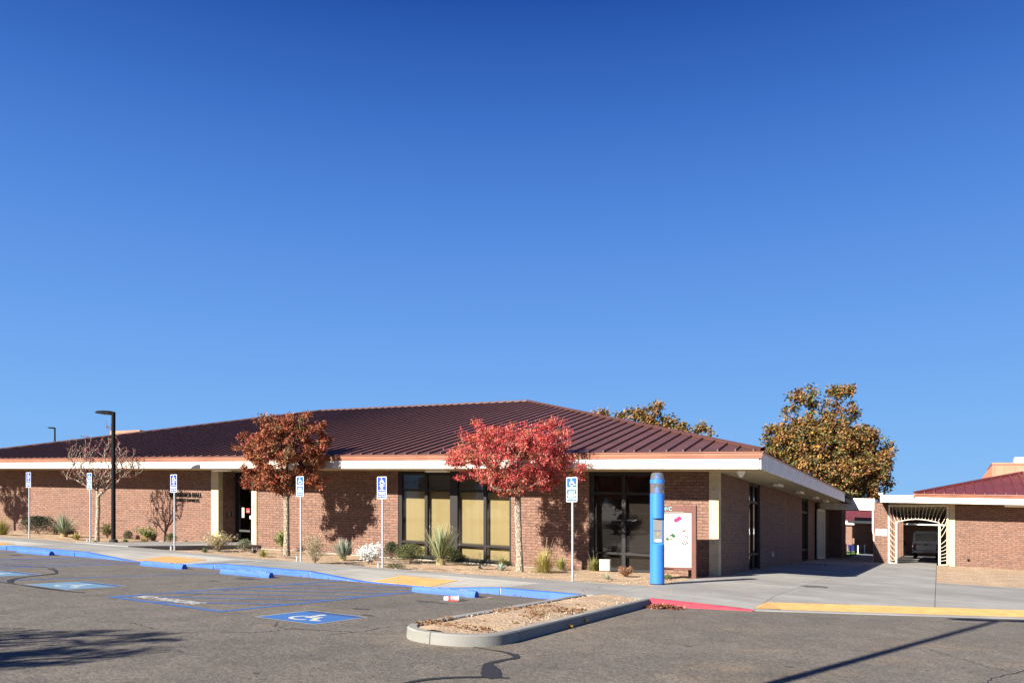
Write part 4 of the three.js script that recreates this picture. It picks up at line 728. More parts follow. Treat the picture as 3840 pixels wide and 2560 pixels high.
{ // white utility box and small things
  const [u, v] = PG(2270, 2137); const g = thing('utility_box', 'small white metal box on the sand before dark window', 'utility box', u, v, -.02, TH + .05);
  const m = new MB(); m.cbox(-.17, .17, .0, .34, -.09, .09, .012); m.build('cabinet', MT.white, g); const l = new MB(); l.cbox(-.18, .18, .34, .365, -.1, .1, .006); l.build('lid', MT.white, g); const k = new MB(); k.box(-.04, .03, .13, .17, -.094, -.089); k.build('latch', M([.5, .5, .5]), g);
  const [cu, cv] = PG(1693, 2253, AS); const c = thing('plastic_cup', 'crushed clear plastic cup with red drink lying on asphalt', 'cup', cu, cv, AS, -.12);
  const cg = new MB(); cg.geo(new THREE.CylinderGeometry(.055, .04, .14, 18, 1, true), new THREE.Matrix4().makeRotationZ(Math.PI / 2 + .05).setPosition(.06, .053, 0)); cg.build('cup_wall', PM([.9, .9, .92], { transmission: .75, thickness: 0, roughness: .25, ...DS }), c);
  const cl = new MB(); cl.geo(new THREE.CylinderGeometry(.06, .06, .02, 18), new THREE.Matrix4().makeRotationZ(Math.PI / 2).setPosition(.14, .055, 0)); cl.geo(new THREE.CylinderGeometry(.045, .05, .09, 16), new THREE.Matrix4().makeRotationZ(Math.PI / 2).setPosition(-.1, .048, .02)); cl.build('lid', PM([.9, .9, .92], { transmission: .6, thickness: 0, roughness: .3, ...DS }), c);
  const cr = new MB(); cr.geo(new THREE.CylinderGeometry(.049, .047, .035, 16), new THREE.Matrix4().makeRotationZ(Math.PI / 2).setPosition(-.02, .05, 0)); cr.box(-.1, .12, .002, .014, -.03, .035); cr.build('red_drink', M([.6, .04, .02], { roughness: .3 }), c);
}
// ------------------------------------------------------------------ trees
const pick = (R, pal) => { const c = pal[R() * pal.length | 0], t = .8 + R() * .4; return [c[0] * t, c[1] * t, c[2] * t]; };
function leafAt(m, p, size, wid, R, droop = 0) { // a leaf: two folded triangles
  const a = R() * 6.283, e = (R() - .5) * 2.2 - droop, d = V3(Math.cos(a) * Math.cos(e), Math.sin(e), Math.sin(a) * Math.cos(e)), s = V3(-Math.sin(a), (R() - .5) * 1.6, Math.cos(a)).normalize();
  const b = p.clone().addScaledVector(d, size), q = p.clone().addScaledVector(d, size * .45), w = size * wid * .5, l = q.clone().addScaledVector(s, w), r = q.clone().addScaledVector(s, -w); q.y -= size * .04; m.tri(p, r, b); m.tri(p, b, l);
}
function inLobes(R, lobes) { let tot = 0; for (const l of lobes) tot += l[3] * l[4] * l[5]; let t = R() * tot, k = 0; while (k < lobes.length - 1 && (t -= lobes[k][3] * lobes[k][4] * lobes[k][5]) > 0) k++;
  const l = lobes[k]; for (;;) { const x = R() * 2 - 1, y = R() * 2 - 1, z = R() * 2 - 1, q = x * x + y * y + z * z; if (q > 1 || R() > .35 + .65 * q) continue; return V3(l[0] + x * l[3], l[1] + y * l[4], l[2] + z * l[5]); } }
function tree(o) {
  const R = rng(o.seed), g = new THREE.Group(); if (o.scale) o.lobes = o.lobes.map(l => l.map(x => x * o.scale)); g.name = numbered(o.name || 'tree'); scene.add(g); g.position.copy(o.pos); tag(g, o.label, 'tree', o.group);
  const nodes = [{ p: V3(0, -.15, 0), parent: -1, n: 0 }]; const lean = o.lean || [0, 0];
  const tn = 6; for (let k = 1; k <= tn; k++) { const t = k / tn; nodes.push({ p: V3(lean[0] * t + (R() - .5) * o.trunk * .012, o.trunk * t, lean[1] * t), parent: k - 1, n: 0 }); }
  const fork = nodes[tn].p, tips = []; for (let k = 0; k < o.tips; k++) tips.push(inLobes(R, o.lobes)); tips.sort((a, b) => a.distanceTo(fork) - b.distanceTo(fork));
  const ends = [];
  for (const t of tips) {
    let best = tn, bd = 1e9; for (let k = tn; k < nodes.length; k++) { const q = nodes[k], d = q.p.distanceTo(t) + (t.y < q.p.y - .1 ? (q.p.y - t.y) * .8 : 0) + (q.depth || 0) * (o.depthCost ?? .03) + (o.up ? o.up * Math.max(0, Math.hypot(t.x - q.p.x, t.z - q.p.z) * .8 - (t.y - q.p.y)) : 0); if (d < bd) { bd = d; best = k; } }
    const a = nodes[best].p, L = a.distanceTo(t), n = Math.max(1, Math.round(L / o.step)); let prev = best;
    for (let k = 1; k <= n; k++) { const s = k / n, p = a.clone().lerp(t, s); if (k < n) p.add(V3((R() - .5) * L * .1, (R() - .5) * L * .06 + Math.sin(s * 3.14) * L * (o.arch ?? -.05), (R() - .5) * L * .1)); nodes.push({ p, parent: prev, n: 0, depth: (nodes[prev].depth || 0) + 1 }); prev = nodes.length - 1; }
    ends.push(prev);
  }
  for (const e of ends) for (let k = e; k >= 0; k = nodes[k].parent) nodes[k].n++;
  const rad = n => o.r0 * Math.pow(n / tips.length, o.pow || .46) + .002;
  const trunk = new MB(), limbs = new MB(); const bc = o.bark || [1, 1, 1]; trunk.color(...bc); limbs.color(...(o.limb || bc));
  trunk.tube(nodes.slice(0, tn + 1).map(n => n.p), nodes.slice(0, tn + 1).map((n, i) => rad(n.n) * (i === 0 ? 1.3 : i === 1 ? 1.1 : 1)), 10); trunk.build('trunk', MT.bark, g);
  for (let k = tn + 1; k < nodes.length; k++) { const n = nodes[k], q = nodes[n.parent]; const r1 = Math.min(rad(q.n), rad(n.n) * 1.25), r2 = rad(n.n); limbs.tube([q.p, n.p], [r1, r2], r2 > .012 ? 6 : 4, false); }
  limbs.build('branches', MT.bark, g);
  const lf = new MB();
  ends.forEach((e, i) => { const p = nodes[e].p, q = nodes[nodes[e].parent].p; if (o.bare && R() < o.bare) return; const shade = .8 + R() * .4, pal = o.palette[R() * o.palette.length | 0];
    for (let k = 0; k < o.leaves; k++) { const c = pick(R, pal); lf.color(c[0] * shade, c[1] * shade, c[2] * shade); const gx = () => (R() + R() + R() - 1.5) * o.spread; const t = R(); leafAt(lf, p.clone().lerp(q, t * .6).add(V3(gx(), gx() * .8, gx())), o.size * (.7 + R() * .6), o.wid, R, o.droop || 0); } });
  if (lf.p.length) lf.build('crown', MT.leaf, g);
  return g;
}
const PS = (x, y) => { let q = PG(x, y, -.05); for (let k = 0; k < 8; k++) q = PG(x, y, q[1] > edge(q[0]) ? Math.min(0, soilH(...q)) : 0); return q; };
const atG = (x, y, Y = 0) => { const [u, v] = PG(x, y, Y); return W(u, v, Y); };
const reds = [[.46, .032, .032], [.54, .07, .06], [.36, .02, .025], [.58, .13, .11]];
tree({ name: 'red_tree', seed: 5, label: 'small tree with bright red autumn leaves and pale trunk', pos: W(5.35, -3.2, soilH(5.35, -3.2)), scale: 1.05, trunk: 2.05, lean: [-.06, 0], r0: .105, tips: 470, step: .28, leaves: 76, spread: .15, size: .085, wid: .36, droop: .35, arch: .04,
  lobes: [[-.15, 3.45, 0, 1.75, .85, 1.5], [-1.5, 3.1, .1, .68, .42, .7], [-1.15, 4.0, -.1, .75, .5, .7], [1.05, 4.05, 0, .72, .55, .7], [1.25, 3.1, .1, .78, .42, .7], [1.65, 2.95, .2, .42, .28, .4], [0, 2.65, .2, 1.2, .38, .9], [-1.9, 3.35, 0, .4, .3, .4], [-.1, 4.05, 0, .6, .4, .6]],
  palette: [reds, reds, reds, [[.46, .06, .045], [.38, .05, .03]], [[.55, .10, .085], [.6, .16, .12]], [[.40, .10, .04], [.46, .14, .07]]], bark: [.95, .9, .82], limb: [.62, .52, .45] });
const rust = [[.25, .06, .016], [.30, .088, .022], [.20, .042, .015], [.34, .11, .036]], rust2 = [[.16, .09, .02], [.12, .09, .022], [.21, .075, .018]], rust3 = [[.30, .05, .022], [.27, .075, .022]];
tree({ name: 'orange_tree', seed: 8, label: 'small tree with rust orange leaves beside the recessed entry', pos: W(15.62, -2.75, soilH(15.62, -2.75)), scale: 1.1, trunk: 2.1, lean: [-.02, 0], r0: .105, tips: 500, step: .28, leaves: 62, spread: .15, size: .1, wid: .5, droop: .3, arch: .05,
  lobes: [[-.15, 3.55, 0, 1.3, 1.1, 1.2], [-.45, 4.5, 0, .75, .5, .65], [.55, 4.35, 0, .75, .55, .65], [-1.5, 3.85, 0, .34, .38, .4], [-1.05, 2.75, 0, .65, .5, .6], [1.15, 3.75, 0, .42, .65, .5], [.85, 2.65, .1, .62, .5, .6], [0, 2.5, .1, .8, .4, .7], [-.45, 4.95, 0, .22, .2, .2], [1.2, 4.55, 0, .16, .25, .2]],
  palette: [rust, rust, rust2, rust3, rust], bark: [.9, .84, .74], limb: [.62, .52, .42] });
tree({ name: 'bare_tree', seed: 12, label: 'nearly leafless pale tree with few dark red leaves', pos: W(27.0, -2.9, soilH(27, -2.9)), scale: .95, trunk: 2.0, lean: [.05, 0], r0: .085, tips: 520, step: .34, leaves: 6, bare: .55, spread: .1, size: .1, wid: .45, droop: .6, arch: -.05, up: 2.4, pow: .5, depthCost: .0,
  lobes: [[.15, 3.6, 0, 1.4, 1.0, 1.2], [-.7, 4.3, 0, .8, .75, .6], [.55, 4.7, 0, .6, .9, .5], [1.45, 3.7, 0, .75, .8, .6], [.5, 5.5, 0, .25, .45, .3], [-1.2, 3.2, 0, .6, .5, .5], [-.4, 4.9, 0, .3, .4, .3]],
  palette: [[[.16, .02, .02], [.22, .04, .03], [.12, .015, .015]]], bark: [1.0, .94, .84], limb: [1.0, .92, .85] });
tree({ name: 'orange_tree', seed: 19, label: 'rust leaved tree past the end of the planting bed', pos: W(39.6, -3, soilH(39, -3)), trunk: 2.0, r0: .1, tips: 300, step: .3, leaves: 40, spread: .16, size: .1, wid: .5, droop: .3, arch: .05, lobes: [[0, 3.6, 0, 1.6, 1.2, 1.4], [.3, 2.6, 0, 1.2, .5, 1], [-.6, 4.6, 0, .8, .5, .7]], palette: [rust, rust2], bark: [.9, .84, .74] });
const gold = [[.24, .125, .014], [.27, .15, .018], [.19, .09, .015], [.26, .11, .022]], olive = [[.09, .10, .02], [.12, .12, .024], [.07, .085, .018]], tan = [[.24, .10, .03], [.20, .08, .025], [.27, .14, .04]];
{ // two tall trees behind the building; sizes read at their distance
  const D = 64, sc = F / D, base = atDepth(3110, 2040, D), X0 = (3110 - CX) / F * D; base.y = -GR * X0 - .6;
  const hz = HY + GR * (3110 - CX), L = (x, y, rx, ry) => [(x - 3110) / sc, EYE + (hz - y) / sc + .6, 0, rx / sc, ry / sc, rx / sc * .8];
  tree({ name: 'tall_tree', seed: 31, label: 'tall full tree with green and gold autumn leaves behind the plaza', pos: base, trunk: 3.2, r0: .34, tips: 1350, step: .8, leaves: 46, spread: .42, size: .24, wid: .75, droop: .2, arch: .03,
    lobes: [L(3010, 1540, 70, 100), L(3150, 1535, 74, 105), L(3085, 1610, 110, 60), L(3080, 1670, 185, 95), L(2960, 1660, 110, 80), L(3240, 1690, 105, 100), L(3100, 1770, 230, 90), L(3290, 1790, 75, 85), L(2900, 1680, 60, 50), L(3020, 1480, 45, 45), L(3160, 1470, 50, 40), L(3080, 1850, 200, 45)], palette: [gold.concat(tan, olive), gold.concat(olive), tan.concat(gold), olive.concat(gold, olive)], bark: [.6, .52, .45], limb: [.8, .72, .62] });
  const D2 = 66, s2 = F / D2, b2 = atDepth(2440, 2020, D2), X2 = (2440 - CX) / F * D2; b2.y = -GR * X2 - .6; const h2 = HY + GR * (2440 - CX), L2 = (x, y, rx, ry) => [(x - 2440) / s2, EYE + (h2 - y) / s2 + .6, 0, rx / s2, ry / s2, rx / s2 * .8];
  tree({ name: 'tall_tree', seed: 33, label: 'gold and olive tree crown showing above the roof hip', pos: b2, trunk: 3.4, r0: .32, tips: 620, step: .8, leaves: 46, spread: .4, size: .24, wid: .75, droop: .2, arch: .03,
    lobes: [L2(2450, 1570, 60, 62), L2(2370, 1580, 75, 45), L2(2250, 1570, 45, 35), L2(2530, 1600, 50, 35), L2(2620, 1620, 50, 40), L2(2430, 1660, 190, 70), L2(2300, 1600, 50, 40), L2(2660, 1650, 25, 25)], palette: [gold.concat(tan), gold.concat(olive), olive.concat(gold)], bark: [.6, .52, .45], limb: [.8, .72, .62] });
}
tree({ name: 'lot_tree', seed: 41, label: 'open crowned tree on the near edge of the parking lot', pos: V3(-11.2, AS + GR * 11.2, -3.0), trunk: 2.2, r0: .16, tips: 170, step: .4, leaves: 26, spread: .16, size: .14, wid: .3, droop: .4, arch: .05,
  lobes: [[0, 3.9, 0, 1.9, .9, 1.5], [1.2, 3.4, -.5, 1, .5, .8], [-1, 4.4, .3, .9, .6, .8]], palette: [olive], bark: [.6, .5, .4] });

// ------------------------------------------------------------------ desert plants
function blade(m, p, d, len, w, bend, n = 4, tip = .1) { const s = V3(-d.z, 0, d.x); if (s.lengthSq() < 1e-4) s.set(1, 0, 0); s.normalize(); let a = p.clone(), dir = d.clone().normalize(), al, ar; const st = len / n;
  for (let k = 0; k <= n; k++) { const t = k / n, ww = w * .5 * (t < .5 ? 1 : lerp(1, tip, (t - .5) * 2)), l = a.clone().addScaledVector(s, ww), r = a.clone().addScaledVector(s, -ww); if (al) m.quad(ar, r, l, al); al = l; ar = r; a = a.clone().addScaledVector(dir, st); dir.y -= bend / n; dir.normalize(); } }
const fan = (R, lo, hi) => { const a = R() * 6.283, e = lerp(lo, hi, Math.sqrt(R())); return V3(Math.cos(a) * Math.cos(e), Math.sin(e), Math.sin(a) * Math.cos(e)); };
function twigs(m, R, w, h, n, r = .006) { const tips = []; for (let k = 0; k < n; k++) { const d = fan(R, .5, 1.5); const L = h * (.55 + .5 * R()); const p = [V3((R() - .5) * .06, -.02, (R() - .5) * .06)]; for (let i = 1; i <= 4; i++) { const t = i / 4; p.push(V3(d.x * w * .62 * t + (R() - .5) * .05, L * t * (.75 + .25 * d.y), d.z * w * .62 * t + (R() - .5) * .05)); } m.tube(p, p.map((_, i) => r * (1 - i * .19)), 4, false); for (const q of p.slice(2)) { tips.push(q); for (let b = 0; b < 2; b++) { const e = q.clone().add(V3((R() - .5) * w * .3, R() * h * .2, (R() - .5) * w * .3)); m.tube([q, e], [r * .5, r * .2], 3, false); tips.push(e); } } } return tips; }
const G1 = [[.06, .085, .016], [.08, .105, .02], [.045, .065, .014]], G0 = [[.025, .04, .01], [.035, .048, .015], [.045, .05, .022]], GY = [[.26, .24, .05], [.3, .24, .07], [.17, .19, .04]], GS = [[.2, .25, .17], [.26, .3, .2], [.15, .2, .12]], DRY = [[.36, .29, .16], [.28, .22, .12], [.42, .35, .22]];
let ps = 100;
function plant(type, x, y, w, h, label, o = {}) {
  const R = rng(ps += 7); let [u, v] = PS(x, y); v = Math.min(v, -.25); const d = -W(u, v).z, k = d / F; const wk = { round: 1.3, grass: 1.75, twiggy: 1.45, yucca: 1.15, agave: 1.5 }[o.kind], hk = { round: 1.15, grass: 1.12, twiggy: 1.15, yucca: 1.06, agave: 1.35 }[o.kind]; w *= k * wk; h *= k * hk; const y0 = v > edge(u) ? soilH(u, v) - .012 : 0;
  const g = thing(type[0], label, type[1], u, v, y0, o.turn || 0, o.group); const lf = new MB(), st = new MB();
  const kind = o.kind;
  if (kind === 'round') { const n = (o.n || 2600) * 1.9, pal = (o.pal || G1).map(c => c.map(x => x * .85)); st.color(.2, .15, .1); twigs(st, R, w * .8, h * .8, 14, .008); const sz = o.size || .045;
    for (let i = 0; i < n; i++) { const q = fan(R, -1.1, 1.57), rr = Math.pow(R(), .35), b = .82 + .3 * free(q.x * 3 + ps, q.z * 3 + q.y * 4, ps, 3); const c = pick(R, pal); lf.color(...c); leafAt(lf, V3(q.x * w * .5 * rr * b, Math.max(.01 + R() * .03, h * .4 + q.y * h * .58 * rr * b), q.z * w * .5 * rr * b), sz * (.6 + R() * .8), o.wid || .45, R, -.3); } }
  else if (kind === 'grass') { for (let i = 0; i < (o.n || 420); i++) { lf.color(...pick(R, o.pal || GY)); const q = fan(R, .08, 1.5); blade(lf, V3(q.x * w * .16 * R(), -.01, q.z * w * .16 * R()), q, Math.hypot(h * q.y, w * .5 * Math.hypot(q.x, q.z)) * (.65 + .5 * R()), .009, .7 + R() * .9, 4, .2); } if (o.stalks) { st.color(.4, .33, .2); for (let i = 0; i < o.stalks; i++) { const q = fan(R, 1, 1.5); st.tube([V3(0, 0, 0), q.clone().multiplyScalar(h * 1.5)], [.004, .002], 4, false); } } }
  else if (kind === 'yucca') { const n = o.n || 190, ty = h * .12; st.color(.2, .16, .07); for (let i = 0; i < 70; i++) { const q = fan(R, -.9, .5); blade(st, V3(q.x * w * .1, ty + .03, q.z * w * .1), q, h * .16, .02, .9, 2); } st.color(.22, .18, .08); st.tube([V3(0, -.05, 0), V3(0, ty * 1.3, 0)], [w * .17, w * .14], 10);
    for (let i = 0; i < n; i++) { const e = lerp(o.lo ?? .5, 1.5, Math.pow(R(), .8)), a = R() * 6.283, q = V3(Math.cos(a) * Math.cos(e) + (o.tilt || 0), Math.sin(e), Math.sin(a) * Math.cos(e)).normalize(); lf.color(...pick(R, o.pal || GS)); blade(lf, V3(q.x * w * .06, ty, q.z * w * .06), q, h * (.74 + .2 * R()), .028, o.bend ?? .12, 4, .06); if (o.curl && R() < .5) { lf.color(.42, .33, .2); const t = V3(q.x * w * .06, ty, q.z * w * .06).addScaledVector(q, h * .82); blade(lf, t, V3(q.x + (R() - .5), q.y * .6 + R() * .4, q.z + (R() - .5)), .1 + R() * .08, .007, 2, 3); } } }
  else if (kind === 'agave') { const n = o.n || 16; for (let i = 0; i < n; i++) { const a = i / n * 6.283 * 2.62, e = lerp(.35, 1.35, i / n), q = V3(Math.cos(a) * Math.cos(e), Math.sin(e), Math.sin(a) * Math.cos(e)); lf.color(...pick(R, o.pal || GS)); blade(lf, V3(q.x * .02, -.01, q.z * .02), q, Math.max(h, w * .5) * (.8 + .25 * R()), w * (o.bw || .14), -.1, 4, .04); } st.color(.2, .15, .1); st.geo(new THREE.SphereGeometry(w * .12, 8, 6), new THREE.Matrix4().makeTranslation(0, .01, 0)); }
  else if (kind === 'twiggy') { st.color(...(o.twigCol || [.3, .24, .15])); const tips = twigs(st, R, w, h, o.n || 30, .008); for (const t of tips) for (let i = 0; i < (o.leaves ?? 6); i++) { if (o.leftOnly && t.x > -w * .05 && R() < .85) continue; lf.color(...pick(R, o.pal || DRY)); leafAt(lf, t.clone().add(V3((R() - .5) * .09, (R() - .5) * .09, (R() - .5) * .09)), (o.size || .03) * 1.35 * (.6 + R() * .8), .5, R, -.2); }
    if (o.flowers) { const fl = new MB(), top = tips.filter(t => t.y > h * .4); for (let i = 0; i < o.flowers; i++) { const t = top[R() * top.length | 0].clone().add(V3((R() - .5) * .1, .05 + R() * .12, (R() - .5) * .1)); st.tube([t.clone().add(V3(0, -.12, 0)), t], .002, 3, false); R() < .75 ? fl.color(.75, .48, .02) : fl.color(.75, .68, .55); fl.geo(new THREE.IcosahedronGeometry(.021, 0), new THREE.Matrix4().makeTranslation(t.x, t.y, t.z)); } fl.build('flowers', MT.blade, g).userData.kind = 'stuff'; } }
  if (lf.p.length) lf.build('leaves', kind === 'round' ? MT.leaf : MT.blade, g); if (st.p.length) st.build('stems', MT.twig, g); return g;
}
const SH = ['shrub', 'shrub'], YU = ['yucca', 'yucca'], AG = ['agave', 'agave'], GRS = ['grass_clump', 'grass'];
plant(GRS, 8, 2004, 70, 62, 'tall yellow green grass clump in the shadow of unseen tree', { kind: 'grass', n: 600 });
plant(SH, 143, 2000, 104, 60, 'large dark green shrub behind the farthest parking sign', { kind: 'round', pal: G0, n: 3600, size: .07 });
plant(SH, 212, 2003, 26, 28, 'small dark shrub tucked beside the far yucca', { kind: 'round', pal: G0, n: 900, size: .05 });
plant(YU, 238, 2011, 74, 84, 'broad yucca with grey green sword leaves right of dark shrub', { kind: 'yucca', n: 210, lo: .35 });
plant(AG, 285, 2023, 46, 17, 'low yellow green rosette plant right of the far yucca', { kind: 'agave', n: 22, pal: GY, bw: .09 });
plant(AG, 357, 2034, 26, 11, 'tiny agave at the foot of the leafless tree', { kind: 'agave', n: 18, pal: G1, bw: .12 });
plant(SH, 400, 2018, 38, 42, 'upright thin olive shrub left of the lamp post', { kind: 'twiggy', n: 26, leaves: 8, pal: [[.2, .17, .06], [.14, .14, .05]], size: .05 });
plant(AG, 470, 2035, 28, 13, 'tight green agave right of the lamp post', { kind: 'agave', n: 20, pal: G1, bw: .12 });
plant(SH, 480, 2020, 28, 26, 'small brown green shrub against the wall right of lamp', { kind: 'round', pal: [[.12, .11, .04], [.08, .09, .03]], n: 700, size: .05 });
plant(SH, 539, 2044, 26, 24, 'straggly dry plant at the sidewalk edge', { kind: 'twiggy', n: 16, leaves: 6, pal: [[.2, .17, .05], [.3, .2, .06]] });
plant(SH, 562, 2026, 52, 40, 'leggy plant with light green tufts on bare stems', { kind: 'twiggy', n: 12, leaves: 14, pal: [[.2, .24, .06], [.15, .2, .05]], size: .05 });
plant(SH, 640, 2037, 36, 34, 'bushy green shrub behind the sign before the lettering', { kind: 'round', pal: [[.12, .15, .05], [.16, .18, .07]], n: 1000, size: .05 });
plant(AG, 685, 2061, 26, 13, 'small grey green agave just right of a sign post', { kind: 'agave', n: 20, pal: [[.12, .16, .1], [.1, .13, .08]], bw: .13 });
plant(AG, 767, 2070, 30, 16, 'small dark agave left of the yellow flowered shrub', { kind: 'agave', n: 20, pal: [[.1, .14, .06], [.08, .11, .05]], bw: .13 });
plant(SH, 816, 2067, 88, 56, 'dry shrub dotted with yellow flowers before the entry column', { kind: 'twiggy', n: 60, leaves: 7, pal: [[.4, .33, .2], [.33, .3, .17], [.28, .24, .13]], twigCol: [.3, .25, .17], flowers: 46 });
plant(SH, 915, 2061, 46, 36, 'silver green upright shrub in front of the glass door', { kind: 'round', pal: [[.2, .22, .13], [.15, .17, .08]], n: 1100, size: .06, wid: .3 });
plant(AG, 951, 2073, 28, 19, 'purple grey rosette succulent near the entry column', { kind: 'agave', n: 24, pal: [[.16, .14, .13], [.22, .2, .17], [.11, .11, .1]], bw: .2 });
plant(GRS, 986, 2086, 48, 24, 'low yellow green leafy clump left of the orange tree', { kind: 'grass', n: 260, pal: [[.3, .28, .04], [.18, .22, .03]] });
plant(SH, 1056, 2066, 46, 58, 'sparse green stems rising behind the orange tree trunk', { kind: 'twiggy', n: 7, leaves: 16, pal: [[.14, .2, .04], [.18, .22, .06]], size: .05 });
plant(SH, 1180, 2109, 92, 84, 'tangled dry grey shrub right of a sign post', { kind: 'twiggy', n: 52, leaves: 5, pal: [[.33, .27, .17], [.28, .22, .08], [.4, .34, .22]], twigCol: [.28, .23, .16], size: .028 });
plant(YU, 1285, 2101, 62, 84, 'slender blue grey yucca between dry shrub and white shrub', { kind: 'yucca', n: 150, lo: .55, pal: [[.25, .29, .22], [.32, .35, .27], [.18, .22, .16]] });
plant(SH, 1387, 2114, 72, 58, 'small shrub with frosty white leaves', { kind: 'twiggy', n: 40, leaves: 12, pal: [[.72, .73, .70], [.6, .62, .58], [.78, .78, .74]], twigCol: [.32, .25, .2], size: .04 });
plant(SH, 1468, 2096, 56, 58, 'dark green shrub at the left edge of the tan window', { kind: 'round', pal: G0.concat(G1), n: 1900, size: .05 });
plant(SH, 1539, 2106, 100, 60, 'dense rounded green shrub under the left window panes', { kind: 'round', pal: [[.10, .12, .022], [.14, .15, .03], [.07, .085, .02]], n: 4200, size: .05, wid: .35 });
plant(YU, 1652, 2117, 98, 148, 'tall yucca with curled dry tips before the window post', { kind: 'yucca', n: 170, lo: .75, curl: true, tilt: .03, pal: [[.24, .27, .14], [.32, .33, .19], [.16, .2, .08]] });
plant(SH, 1668, 2108, 96, 56, 'green shrub growing behind the tall yucca', { kind: 'round', pal: G1, n: 3200, size: .05 });
plant(SH, 1478, 2130, 72, 13, 'creeping green ground cover at the foot of a sign', { kind: 'round', pal: [[.1, .12, .04], [.15, .12, .06]], n: 700, size: .04 });
plant(AG, 1804, 2133, 30, 19, 'sparse young agave with few pointed leaves on sand', { kind: 'agave', n: 8, bw: .1 });
plant(AG, 1880, 2138, 40, 28, 'blue grey agave left of the red tree trunk', { kind: 'agave', n: 12, bw: .17, pal: [[.22, .28, .22], [.28, .33, .27]] });
plant(GRS, 1897, 2120, 56, 38, 'stiff green grass clump under the right tan pane', { kind: 'grass', n: 320, pal: [[.17, .18, .05], [.24, .22, .08]], stalks: 4 });
plant(GRS, 2040, 2146, 86, 80, 'golden grass clump between red tree and sign', { kind: 'grass', n: 900, pal: [[.36, .29, .08], [.28, .26, .06], [.42, .34, .14]], stalks: 5 });
plant(GRS, 2104, 2133, 58, 44, 'greener grass clump just right of the golden clump', { kind: 'grass', n: 380, pal: [[.2, .22, .05], [.28, .26, .07]], stalks: 3 });
plant(SH, 2226, 2139, 48, 46, 'yellow green needle shrub beside the white box', { kind: 'grass', n: 420, pal: [[.17, .18, .04], [.24, .22, .06]], stalks: 3 });
plant(AG, 2278, 2170, 40, 14, 'flat spiky plant with silver leaves on open sand', { kind: 'agave', n: 26, pal: [[.18, .22, .12], [.3, .32, .26]], bw: .07 });
plant(SH, 2346, 2161, 38, 26, 'dead brown tumbleweed left of the blue pillar', { kind: 'twiggy', n: 60, leaves: 6, pal: [[.22, .11, .06], [.28, .15, .08]], twigCol: [.2, .1, .06], size: .03 });
plant(SH, 2505, 2172, 26, 17, 'small green shrub below the map sign', { kind: 'round', pal: [[.2, .23, .07], [.15, .18, .05]], n: 500, size: .035 });
